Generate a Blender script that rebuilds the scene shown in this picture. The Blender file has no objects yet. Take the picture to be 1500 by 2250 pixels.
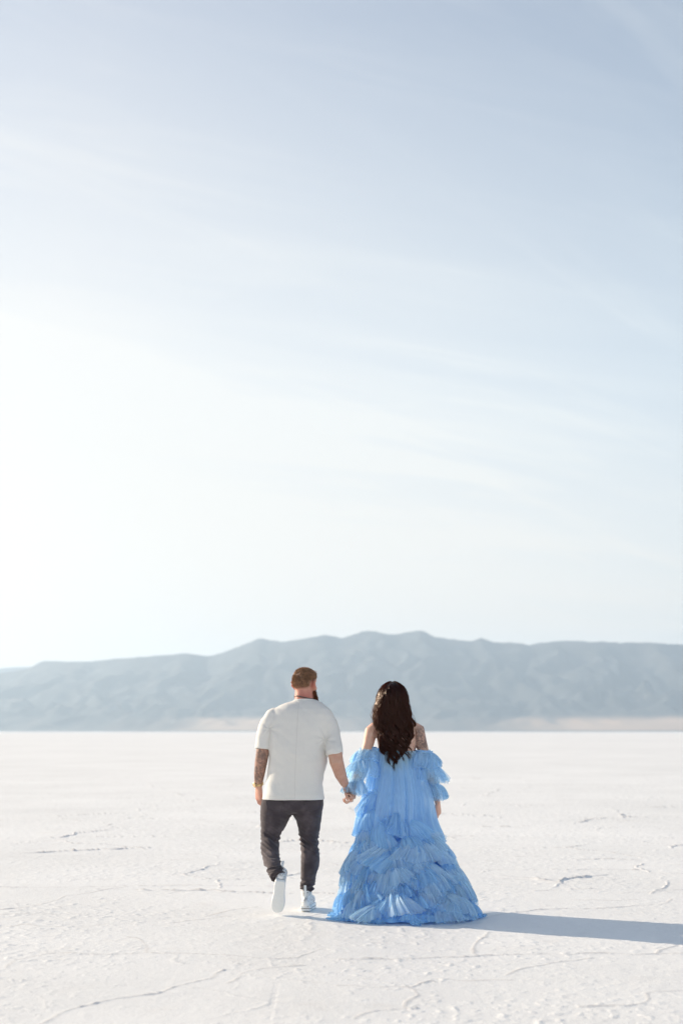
import bpy, bmesh, math, random
import numpy as np
from mathutils import Vector, Matrix, Quaternion

# ----------------------------------------------------------------- camera, sky, sun, exposure
S = bpy.context.scene
COL = S.collection
random.seed(7)
RNG = np.random.default_rng(7)
CAM_H = 1.30
FPX = 50.0 / 36.0 * 2250.0            # focal length in pixels of the 1500x2250 photograph
PITCH = math.atan(482.0 / FPX)        # horizon lies 482 px under the centre
cam_d = bpy.data.cameras.new("camera")
cam_d.lens = 50.0
cam_d.sensor_fit = 'VERTICAL'
cam_d.sensor_height = 36.0
cam_d.sensor_width = 24.0
cam_d.clip_start = 0.1
cam_d.clip_end = 60000.0
cam_d.dof.use_dof = True
cam_d.dof.focus_distance = 10.6
cam_d.dof.aperture_fstop = 1.9
cam = bpy.data.objects.new("camera", cam_d)
cam.location = (0, 0, CAM_H)
cam.rotation_euler = (math.radians(90) + PITCH, 0, 0)
COL.objects.link(cam)
S.camera = cam

SUN_EL = math.radians(21.0)
SUN_AZ = math.radians(-60.0)          # clockwise from +Y (straight ahead); the sun stands ahead and to the left
to_sun = Vector((math.sin(SUN_AZ) * math.cos(SUN_EL), math.cos(SUN_AZ) * math.cos(SUN_EL), math.sin(SUN_EL)))
sun_d = bpy.data.lights.new("sun", 'SUN')
sun_d.energy = 5.0
sun_d.angle = math.radians(0.5)
sun_d.color = (1.0, 0.845, 0.66)
sun = bpy.data.objects.new("sun", sun_d)
sun.rotation_euler = to_sun.to_track_quat('Z', 'Y').to_euler()
COL.objects.link(sun)

S.view_settings.view_transform = 'Standard'
S.view_settings.look = 'None'
S.view_settings.exposure = 0.57
S.view_settings.gamma = 1.0
S.view_settings.use_curve_mapping = False
S.cycles.use_denoising = True
S.cycles.transparent_max_bounces = 32
S.cycles.max_bounces = 16
S.cycles.diffuse_bounces = 9
S.cycles.transmission_bounces = 10
S.cycles.volume_bounces = 1
S.cycles.sample_clamp_indirect = 6.0


class NT:
    """Small node-tree helper."""
    def __init__(self, tree):
        self.t = tree
        self.n = tree.nodes
        self.n.clear()

    def add(self, kind, **kw):
        nd = self.n.new(kind)
        for k, v in kw.items():
            if k.startswith('i_'):
                nd.inputs[k[2:].replace('_', ' ')].default_value = v
            else:
                setattr(nd, k, v)
        return nd

    def link(self, a, b):
        self.t.links.new(a, b)

    def val(self, sock, v):
        if hasattr(v, 'is_output'):
            self.link(v, sock)
        else:
            sock.default_value = v

    def math(self, op, a, b=0.0, clamp=False):
        nd = self.n.new('ShaderNodeMath')
        nd.operation = op
        nd.use_clamp = clamp
        self.val(nd.inputs[0], a)
        self.val(nd.inputs[1], b)
        return nd.outputs[0]

    def vmath(self, op, a, b=(0, 0, 0)):
        nd = self.n.new('ShaderNodeVectorMath')
        nd.operation = op
        self.val(nd.inputs[0], a)
        self.val(nd.inputs[1], b)
        return nd.outputs[0]

    def mix(self, f, a, b):
        nd = self.n.new('ShaderNodeMix')
        nd.data_type = 'RGBA'
        self.val(nd.inputs[0], f)
        self.val(nd.inputs[6], a)
        self.val(nd.inputs[7], b)
        return nd.outputs[2]

    def noise(self, vec, scale, detail=4.0, rough=0.5, dist=0.0):
        nd = self.n.new('ShaderNodeTexNoise')
        if vec is not None:
            self.link(vec, nd.inputs['Vector'])
        nd.inputs['Scale'].default_value = scale
        nd.inputs['Detail'].default_value = detail
        nd.inputs['Roughness'].default_value = rough
        nd.inputs['Distortion'].default_value = dist
        return nd.outputs['Fac']

    def ramp(self, f, stops, interp='LINEAR'):
        nd = self.n.new('ShaderNodeValToRGB')
        nd.color_ramp.interpolation = interp
        el = nd.color_ramp.elements
        while len(el) < len(stops):
            el.new(0.5)
        for e, (p, c) in zip(el, stops):
            e.position = p
            e.color = (c, c, c, 1) if isinstance(c, (int, float)) else (*c, 1)
        self.val(nd.inputs[0], f)
        return nd.outputs['Color']

    def maprange(self, v, a, b, c=0.0, d=1.0, smooth=False):
        nd = self.n.new('ShaderNodeMapRange')
        nd.interpolation_type = 'SMOOTHSTEP' if smooth else 'LINEAR'
        self.val(nd.inputs['Value'], v)
        for k, x in (('From Min', a), ('From Max', b), ('To Min', c), ('To Max', d)):
            nd.inputs[k].default_value = x
        return nd.outputs[0]


# ---- sky: Nishita air with thin high cirrus
W = bpy.data.worlds.new("World")
S.world = W
W.use_nodes = True
w = NT(W.node_tree)
sky = w.add('ShaderNodeTexSky', sky_type='NISHITA')
sky.sun_disc = False
sky.sun_elevation = SUN_EL
sky.sun_rotation = SUN_AZ
sky.altitude = 1300.0
sky.air_density = 1.1
sky.dust_density = 1.0
sky.ozone_density = 2.6
geo = w.add('ShaderNodeTexCoord')
sep = w.add('ShaderNodeSeparateXYZ')
w.link(geo.outputs['Generated'], sep.inputs[0])
dz = w.math('MAXIMUM', sep.outputs[2], 0.0)
hz = w.math('ADD', dz, 0.09)
px_ = w.math('DIVIDE', sep.outputs[0], hz)
py_ = w.math('DIVIDE', sep.outputs[1], hz)
cb = w.add('ShaderNodeCombineXYZ')
w.link(px_, cb.inputs[0]); w.link(py_, cb.inputs[1])
# the high wind draws the cirrus out along one direction
mr = w.add('ShaderNodeMapping')
mr.inputs['Rotation'].default_value = (0, 0, math.radians(-24))
w.link(cb.outputs[0], mr.inputs[0])
mp = w.add('ShaderNodeMapping')
mp.inputs['Scale'].default_value = (0.42, 1.5, 1.0)
mp.inputs['Location'].default_value = (9.3, 4.4, 0.0)
w.link(mr.outputs[0], mp.inputs[0])
n1 = w.noise(mp.outputs[0], 1.5, 5.0, 0.50, 0.5)
n2 = w.noise(mp.outputs[0], 4.2, 6.0, 0.55, 0.8)
mr2 = w.add('ShaderNodeMapping')
mr2.inputs['Rotation'].default_value = (0, 0, math.radians(-50))
w.link(cb.outputs[0], mr2.inputs[0])
mp2 = w.add('ShaderNodeMapping')
mp2.inputs['Scale'].default_value = (0.30, 2.1, 1.0)
mp2.inputs['Location'].default_value = (0.4, 0.75, 0.0)
w.link(mr2.outputs[0], mp2.inputs[0])
n4 = w.noise(mp2.outputs[0], 1.7, 6.0, 0.55, 0.6)
n3 = w.noise(cb.outputs[0], 0.42, 3.0, 0.5, 0.3)
c_a = w.maprange(n1, 0.43, 0.68, 0.0, 1.0, True)
c_b = w.maprange(n2, 0.46, 0.72, 0.0, 1.0, True)
c_c = w.maprange(n3, 0.30, 0.70, 0.25, 1.0, True)
wisps = w.math('MULTIPLY', w.math('ADD', w.math('MULTIPLY', c_a, 0.62), w.math('MULTIPLY', c_b, 0.30)), c_c)
sd = w.add('ShaderNodeVectorMath', operation='DOT_PRODUCT')
w.link(geo.outputs['Generated'], sd.inputs[0])
sd.inputs[1].default_value = to_sun
# thin high veil: thicker towards the horizon, where one looks through it at a slant, and towards the sun, where it scatters most
veil = w.math('SUBTRACT', 0.87, w.math('MULTIPLY', w.math('POWER', w.math('MINIMUM', w.math('DIVIDE', dz, 0.47), 1.0), 1.35), 0.76))
fwd = w.maprange(sd.outputs['Value'], 0.22, 0.70, 0.0, 1.0, False)
cover = w.math('ADD', w.math('ADD', veil, w.math('ADD', w.math('MULTIPLY', wisps, 0.28), w.math('MULTIPLY', w.maprange(n4, 0.47, 0.70, 0.0, 1.0, True), 0.11))), w.math('MULTIPLY', fwd, 0.40), True)
cover = w.math('MULTIPLY', cover, w.maprange(dz, 0.50, 0.85, 1.0, 0.0, True))
ccol = w.mix(fwd, (6.25, 6.80, 6.90, 1), (6.80, 6.68, 6.48, 1))
low = w.maprange(dz, 0.03, 0.27, 1.0, 0.0, True)
# added glow low in the sky behind the camera, to fill surfaces facing it
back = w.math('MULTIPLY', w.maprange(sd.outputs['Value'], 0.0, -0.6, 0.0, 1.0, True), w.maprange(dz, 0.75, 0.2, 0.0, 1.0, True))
ccol = w.mix(w.math('MULTIPLY', low, 0.85), ccol, (7.10, 6.30, 5.35, 1))
col = w.mix(cover, w.vmath('MINIMUM', sky.outputs[0], (6.6, 6.6, 6.5)), ccol)
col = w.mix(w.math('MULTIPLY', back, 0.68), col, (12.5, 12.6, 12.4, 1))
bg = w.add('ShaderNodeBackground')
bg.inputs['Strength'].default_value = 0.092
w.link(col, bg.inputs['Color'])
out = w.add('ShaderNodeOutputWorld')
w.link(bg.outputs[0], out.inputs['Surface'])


# ----------------------------------------------------------------- helpers
def px2w(px, py, Y):
    """World X, Z of the photograph's pixel at depth Y."""
    a = (px - 750.0) / FPX
    b = (1125.0 - py) / FPX
    c, s = math.cos(PITCH), math.sin(PITCH)
    d = Vector((a, c - b * s, s + b * c))
    k = Y / d.y
    return d.x * k, CAM_H + d.z * k


def P(px, py, Y):
    x, z = px2w(px, py, Y)
    return Vector((x, Y, z))


def ground_px(px, py):
    """Point of the flat ground under the photograph's pixel."""
    a = (px - 750.0) / FPX
    b = (1125.0 - py) / FPX
    c, s = math.cos(PITCH), math.sin(PITCH)
    d = Vector((a, c - b * s, s + b * c))
    k = -CAM_H / d.z
    return d.x * k, d.y * k


def mesh_obj(name, verts, faces, mat=None, parent=None, smooth=True):
    me = bpy.data.meshes.new(name)
    verts = np.asarray(verts, dtype=np.float32)
    if isinstance(faces, np.ndarray):
        nv = faces.shape[1]
        me.vertices.add(len(verts)); me.vertices.foreach_set('co', verts.ravel())
        me.loops.add(faces.size); me.loops.foreach_set('vertex_index', faces.ravel().astype(np.int32))
        me.polygons.add(len(faces))
        me.polygons.foreach_set('loop_start', np.arange(0, faces.size, nv, dtype=np.int32))
        me.update(calc_edges=True)
    else:
        me.from_pydata([tuple(map(float, v)) for v in verts], [], faces)
        me.update()
    if smooth:
        me.polygons.foreach_set('use_smooth', np.ones(len(me.polygons), dtype=bool))
    if mat is not None:
        me.materials.append(mat)
    o = bpy.data.objects.new(name, me)
    COL.objects.link(o)
    if parent is not None:
        o.parent = parent
    return o


def grid_faces(nr, nc, wrap=False):
    i = np.arange(nr - 1)[:, None]
    j = np.arange(nc if wrap else nc - 1)[None, :]
    j2 = (j + 1) % nc
    a = i * nc + j; b = i * nc + j2; c = (i + 1) * nc + j2; d = (i + 1) * nc + j
    return np.stack([a, b, c, d], -1).reshape(-1, 4)


def tag(o, label=None, cat=None, kind=None, group=None):
    for k, v in (('label', label), ('category', cat), ('kind', kind), ('group', group)):
        if v:
            o[k] = v
    return o


# vectorised gradient noise
_perm = np.random.default_rng(11).permutation(4096).astype(np.int64)
_g2 = np.stack([np.cos(np.arange(256) / 256 * 2 * np.pi), np.sin(np.arange(256) / 256 * 2 * np.pi)], -1)


def _h2(ix, iy):
    return _perm[(_perm[ix & 4095] + iy) & 4095]


def noise2(x, y):
    x = np.asarray(x, float); y = np.asarray(y, float)
    ix = np.floor(x).astype(np.int64); iy = np.floor(y).astype(np.int64)
    fx = x - ix; fy = y - iy
    u = fx * fx * fx * (fx * (fx * 6 - 15) + 10); v = fy * fy * fy * (fy * (fy * 6 - 15) + 10)

    def g(dx, dy):
        gr = _g2[_h2(ix + dx, iy + dy) & 255]
        return gr[..., 0] * (fx - dx) + gr[..., 1] * (fy - dy)
    a = g(0, 0) * (1 - u) + g(1, 0) * u
    b = g(0, 1) * (1 - u) + g(1, 1) * u
    return (a * (1 - v) + b * v) * 1.5


def fbm2(x, y, oct=4, gain=0.5):
    s = 0.0; a = 1.0; f = 1.0; t = 0.0
    for k in range(oct):
        s = s + a * noise2(x * f + 17.3 * k, y * f - 9.1 * k)
        t += a; a *= gain; f *= 2.03
    return s / t


def noise3(x, y, z):
    return (noise2(x + 0.37 * z, y + 5.1) + noise2(y - 0.41 * x + 31.0, z) + noise2(z + 0.29 * y - 7.0, x + 3.0)) / 1.8


def voro_edge(x, y):
    """F2 - F1 of a jittered grid, to draw the edges of salt polygons."""
    ix = np.floor(x).astype(np.int64); iy = np.floor(y).astype(np.int64)
    f1 = np.full(x.shape, 9.0); f2 = np.full(x.shape, 9.0)
    for dx in (-1, 0, 1):
        for dy in (-1, 0, 1):
            h = _h2(ix + dx, iy + dy)
            jx = (h % 61) / 61.0; jy = ((h // 61) % 61) / 61.0
            d = np.hypot(ix + dx + jx - x, iy + dy + jy - y)
            m = d < f1
            f2 = np.where(m, f1, np.minimum(f2, d))
            f1 = np.where(m, d, f1)
    return f2 - f1


def new_mat(name):
    m = bpy.data.materials.new(name)
    m.use_nodes = True
    t = NT(m.node_tree)
    o = t.add('ShaderNodeOutputMaterial')
    return m, t, o


def principled(t, o, color, rough=0.7, **kw):
    b = t.add('ShaderNodeBsdfPrincipled')
    t.val(b.inputs['Base Color'], color)
    t.val(b.inputs['Roughness'], rough)
    for k, v in kw.items():
        t.val(b.inputs[k.replace('_', ' ')], v)
    t.link(b.outputs[0], o.inputs['Surface'])
    return b


# ----------------------------------------------------------------- the salt flat
def build_ground():
    rows = [-12000, -5000, -2000, -800, -300, -100, -40, -15, -5, 0, 3, 5, 5.5]
    y = 5.9
    while y < 60:
        rows.append(y)
        y += max(0.014, 0.000137 * y * y)
    while y < 12000:
        rows.append(y)
        y *= 1.06
    rows.append(12000.0)
    rows = np.array(rows)
    fine = np.linspace(-0.30, 0.30, 660)
    outer = np.array([0.4, 1, 2, 4, 8, 16, 40, 100, 300, 1000, 3000, 9000])
    w_ = np.maximum(np.abs(rows), 5.7)
    Xf = fine[None, :] * w_[:, None]
    Xl = -0.30 * w_[:, None] - outer[::-1][None, :]
    Xr = 0.30 * w_[:, None] + outer[None, :]
    X = np.concatenate([Xl, Xf, Xr], 1)
    X = np.clip(X, -12000 - np.arange(len(rows))[:, None] * 0.0, 12000)
    Yg = np.repeat(rows[:, None], X.shape[1], 1)
    X = X.astype(float)
    near = (np.abs(X) < 19) & (Yg > 5.6) & (Yg < 62)
    H = np.zeros_like(X); C = np.zeros_like(X)
    x = X[near]; yy = Yg[near]
    # broad unevenness and crusty lumps
    lump = fbm2(x * 0.45, yy * 0.45, 3) * 0.008 + fbm2(x * 3.1, yy * 3.1, 3) * 0.0030
    crust = fbm2(x * 14, yy * 14, 3, 0.6)
    rough_patch = np.clip(0.5 + 1.3 * fbm2(x * 0.7 + 40, yy * 0.7, 2), 0, 1)
    lump = lump + np.maximum(crust - 0.05, 0) * 0.012 * (0.35 + 0.65 * rough_patch)
    crack = np.zeros_like(x)
    # pressure ridges: polygon edges, broken up along their length
    wx = x + 0.25 * fbm2(x * 1.3, yy * 1.3, 3) ; wy = yy + 0.25 * fbm2(x * 1.3 + 50, yy * 1.3, 3)
    for sc, amp, wd, thr, off in ((1 / 4.2, 0.013, 0.034, 0.0, 0.0), (1 / 1.7, 0.0075, 0.024, 0.05, 33.0)):
        e = voro_edge(wx * sc + off, wy * sc * 1.0 + off * 0.7) / sc
        along = np.clip(fbm2(x * 0.55 + off, yy * 0.55, 3) * 2.4 + 0.35 - thr, 0, 1)
        along = along * np.where(yy < 11.0, 0.30, np.clip(yy / 10.0, 1, 1.8))
        prof = np.clip(1 - e / wd, 0, 1)
        jag = 0.6 + 0.8 * np.clip(fbm2(x * 9, yy * 9, 2) + 0.4, 0, 1)
        lump = lump + amp * along * prof * jag
        crack = np.maximum(crack, along * np.clip(1 - e / (wd * 0.7), 0, 1) * 0.8)
    # the ridges one can see in the photograph, laid on the ground where they lie
    S7 = lambda p: [(a / 2, 1850 + b / 2) for a, b in p]
    S8 = lambda p: [(750 + a / 2, 1850 + b / 2) for a, b in p]
    lines = [
        (S7([(-40, 308), (0, 300), (90, 290), (180, 276), (262, 250), (290, 237), (400, 222), (470, 207), (560, 195)]), .030),
        (S7([(-30, 197), (120, 198), (280, 198), (400, 197), (560, 195), (690, 193), (830, 190), (960, 192), (1080, 193), (1190, 196)]), .024),
        (S7([(-30, 321), (60, 320), (170, 318), (290, 319), (400, 318)]), .024),
        (S7([(0, 376), (60, 372), (110, 362), (160, 374), (250, 375), (340, 380), (480, 360)]), .014),
        (S7([(20, 556), (60, 530), (105, 516), (150, 505), (210, 490), (290, 492), (400, 495), (520, 495), (640, 490)]), .026),
        (S7([(640, 490), (652, 472), (648, 455), (630, 440), (618, 428), (560, 420)]), .026),
        (S7([(640, 490), (750, 494), (850, 497), (1020, 501), (1110, 508), (1190, 514), (1300, 510), (1360, 488), (1410, 468)]), .022),
        (S7([(180, 800), (240, 775), (270, 750), (340, 725), (430, 705), (540, 682), (620, 671), (700, 661), (800, 628), (890, 610), (930, 600), (948, 575), (985, 560)]), .032),
        (S7([(760, 356), (890, 340), (960, 328), (1010, 323)]), .020),
        (S7([(900, 330), (990, 305), (1070, 289), (1130, 285)]), .018),
        (S7([(0, 64), (190, 63), (290, 62), (360, 63)]), .016), (S7([(720, 80), (840, 77), (960, 76)]), .014),
        (S7([(1000, 620), (1050, 600), (1080, 570), (1150, 560), (1250, 552), (1330, 548)]), .016),
        (S8([(60, 775), (85, 760), (110, 750), (170, 742), (230, 735), (330, 731)]), .032),
        (S8([(272, 722), (285, 700), (335, 672), (312, 640), (268, 635), (140, 638), (-20, 634)]), .024),
        (S8([(310, 635), (350, 620), (380, 611), (400, 618)]), .028),
        (S8([(720, 585), (760, 570), (790, 560), (880, 545), (960, 525), (1100, 509)]), .022),
        (S8([(-10, 516), (90, 515), (190, 518), (300, 514), (420, 512), (520, 506), (600, 500), (700, 497), (790, 495), (870, 493), (1000, 497), (1090, 493), (1180, 492), (1260, 494), (1400, 492), (1530, 496)]), .028),
        (S8([(600, 498), (578, 490), (568, 470), (586, 446), (600, 440), (628, 415), (642, 395)]), .028),
        (S8([(1040, 724), (1180, 722), (1270, 720), (1330, 714), (1352, 690), (1345, 668), (1420, 660), (1520, 652)]), .030),
        (S8([(590, 334), (650, 328), (690, 325), (720, 315), (760, 310), (870, 298), (980, 292), (1060, 295), (1150, 292), (1260, 285), (1340, 278), (1420, 272), (1452, 250)]), .026),
        (S8([(840, 216), (900, 215), (1000, 210), (1100, 205)]), .026), (S8([(1355, 228), (1380, 214), (1440, 212), (1520, 211)]), .030),
        (S8([(1375, 492), (1400, 475), (1460, 456), (1500, 450)]), .024),
        (S8([(500, 66), (680, 64), (870, 66)]), .016), (S8([(1120, 20), (1300, 17), (1500, 16)]), .016), (S8([(640, 160), (900, 165), (1240, 156)]), .012),
        (S8([(1270, 105), (1420, 100), (1500, 103)]), .016), (S8([(1000, 255), (1180, 258), (1300, 254)]), .014), (S8([(860, 1000), (760, 610), (500, 606), (420, 600)][1:]), .010),
    ]
    for pts, amp in lines:
        g = np.array([ground_px(a, b) for a, b in pts])
        # wobble, resampled
        seg = np.hypot(*np.diff(g, axis=0).T)
        tt = np.concatenate([[0], np.cumsum(seg)])
        n = max(8, int(tt[-1] / 0.07))
        q = np.linspace(0, tt[-1], n)
        gx = np.interp(q, tt, g[:, 0]); gy = np.interp(q, tt, g[:, 1])
        gx = gx + 0.035 * fbm2(q * 2.1 + amp * 999, q * 0 + 3, 3); gy = gy + 0.11 * fbm2(q * 1.7 + amp * 777, q * 0 + 9, 4, 0.6)
        lo_x, hi_x, lo_y, hi_y = gx.min() - .3, gx.max() + .3, gy.min() - .3, gy.max() + .3
        sel = np.where((x > lo_x) & (x < hi_x) & (yy > lo_y) & (yy < hi_y))[0]
        if not len(sel):
            continue
        xs, ys = x[sel], yy[sel]
        best = np.full(len(sel), 9.0); bt = np.zeros(len(sel)); bd_ = np.ones(len(sel))
        for k in range(n - 1):
            ax, ay, bx, by = gx[k], gy[k], gx[k + 1], gy[k + 1]
            m = (xs > min(ax, bx) - .2) & (xs < max(ax, bx) + .2)
            if not m.any():
                continue
            dx, dy = bx - ax, by - ay
            u = np.clip(((xs[m] - ax) * dx + (ys[m] - ay) * dy) / (dx * dx + dy * dy + 1e-9), 0, 1)
            d = np.hypot(xs[m] - ax - u * dx, ys[m] - ay - u * dy)
            bb = best[m]; better = d < bb
            idx = np.where(m)[0][better]
            best[idx] = d[better]; bt[idx] = q[k] + u[better] * 0.1
            bd_[idx] = .30 + .70 * abs(dx) / (math.hypot(dx, dy) + 1e-9)
        wid = 0.016 + 0.014 * fbm2(bt * 3 + 5, bt * 0, 2)
        var = np.clip(0.75 + 1.0 * fbm2(bt * 1.9 + amp * 500, bt * 0 + 1, 3), 0.12, 1.5)
        pr = np.clip(1 - best / np.maximum(wid, .011), 0, 1)
        hgt = amp * 0.40 * bd_ * var * pr ** 0.8 * (0.75 + 0.5 * noise2(xs * 21, ys * 21))
        lump[sel] = np.maximum(lump[sel], lump[sel] * 0.5 + hgt)
        crack[sel] = np.maximum(crack[sel], np.clip(1 - best / np.maximum(wid * 1.1, .014), 0, 1) * np.clip(var, 0, 1))
    fade = np.clip((60 - yy) / 22, 0, 1)
    # the crust is pressed flat where the two walk
    H[near] = lump * fade
    C[near] = crack * fade
    verts = np.stack([X, Yg, H], -1).reshape(-1, 3)
    m, t, o = new_mat("salt_crust")
    at = t.add('ShaderNodeAttribute', attribute_name='crack')
    tc = t.add('ShaderNodeNewGeometry')
    big = t.math('ADD', t.math('MULTIPLY', t.noise(tc.outputs['Position'], 0.30, 5.0, 0.6), 0.6), t.math('MULTIPLY', t.noise(tc.outputs['Position'], 0.035, 3.0, 0.6), 0.4))
    big = t.maprange(big, 0.36, 0.60, 0.0, 1.0)
    mid = t.noise(tc.outputs['Position'], 2.2, 5.0, 0.6)
    fine_ = t.noise(tc.outputs['Position'], 46.0, 4.0, 0.65)
    base = t.mix(big, (0.790, 0.785, 0.763, 1), (0.885, 0.880, 0.858, 1))
    base = t.mix(t.maprange(mid, 0.56, 0.74, 0.0, 0.30, True), base, (0.70, 0.668, 0.625, 1))
    base = t.mix(t.maprange(fine_, 0.60, 0.78, 0.0, 0.30, True), base, (0.66, 0.62, 0.58, 1))
    base = t.mix(t.math('MULTIPLY', at.outputs['Fac'], 0.42), base, (0.46, 0.405, 0.355, 1))
    # far salt is wetter and stained in long streaks
    b = principled(t, o, base, 0.52)
    b.inputs['Specular IOR Level'].default_value = 0.48
    bm_ = t.add('ShaderNodeBump')
    bm_.inputs['Strength'].default_value = 0.26
    bm_.inputs['Distance'].default_value = 0.012
    h = t.math('ADD', t.noise(tc.outputs['Position'], 60.0, 5.0, 0.7), t.math('MULTIPLY', t.noise(tc.outputs['Position'], 9.0, 4.0, 0.6), 1.3))
    t.link(h, bm_.inputs['Height'])
    t.link(bm_.outputs[0], b.inputs['Normal'])
    g = mesh_obj("ground", verts, grid_faces(*X.shape), m)
    a = g.data.attributes.new('crack', 'FLOAT', 'POINT')
    a.data.foreach_set('value', C.ravel().astype(np.float32))
    tag(g, kind='structure')
    return g


build_ground()


# ----------------------------------------------------------------- mountains
RIDGE = [(-700, 1470), (-450, 1462), (-250, 1488), (-120, 1492), (0, 1481), (40, 1475), (65, 1470), (88, 1457), (102, 1453), (150, 1455), (200, 1455), (250, 1449), (300, 1446), (360, 1441),
         (410, 1437), (430, 1440), (455, 1443), (480, 1438), (505, 1429), (530, 1420), (555, 1410), (575, 1403), (598, 1408), (620, 1412), (640, 1409), (660, 1405), (690, 1401),
         (716, 1396), (730, 1399), (750, 1403), (775, 1396), (795, 1389), (810, 1386), (830, 1390), (850, 1395), (880, 1394), (900, 1390), (920, 1386), (935, 1391), (950, 1400),
         (975, 1404), (1000, 1406), (1035, 1410), (1055, 1403), (1080, 1411), (1105, 1413), (1130, 1413), (1160, 1419), (1185, 1414), (1215, 1411), (1260, 1409), (1300, 1412),
         (1325, 1411), (1360, 1414), (1410, 1412), (1450, 1416), (1500, 1417), (1600, 1424), (1800, 1410), (2000, 1432), (2300, 1418), (2700, 1440)]


def mountain_material(name, lo, hi):
    m, t, o = new_mat(name)
    tc = t.add('ShaderNodeNewGeometry')
    n = t.noise(tc.outputs['Position'], 0.004, 6.0, 0.6, 0.4)
    k = t.maprange(n, 0.40, 0.66, 0.0, 1.0, True)
    c = t.mix(k, (*lo, 1), (*hi, 1))
    # pale alluvial fans: gentle slopes near the foot
    sp = t.add('ShaderNodeSeparateXYZ'); t.link(tc.outputs['Position'], sp.inputs[0])
    nz = t.add('ShaderNodeSeparateXYZ'); t.link(tc.outputs['Normal'], nz.inputs[0])
    fa = t.add('ShaderNodeAttribute', attribute_name='fan')
    fan = t.math('MULTIPLY', t.maprange(sp.outputs[2], 80.0, 45.0, 0.0, 1.0, True), fa.outputs['Fac'])
    c = t.mix(t.math('MULTIPLY', fan, 0.9), c, (0.52, 0.36, 0.24, 1))
    shore = t.maprange(sp.outputs[2], 7.0, 3.0, 0.0, 1.0)
    c = t.mix(shore, c, (0.07, 0.066, 0.056, 1))
    scree = t.maprange(t.noise(tc.outputs['Position'], 0.0065, 3.0, 0.5, 0.8), 0.66, 0.74, 0.0, 0.6, True)
    c = t.mix(scree, c, (0.22, 0.185, 0.15, 1))
    principled(t, o, c, 0.95)
    return m


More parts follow.
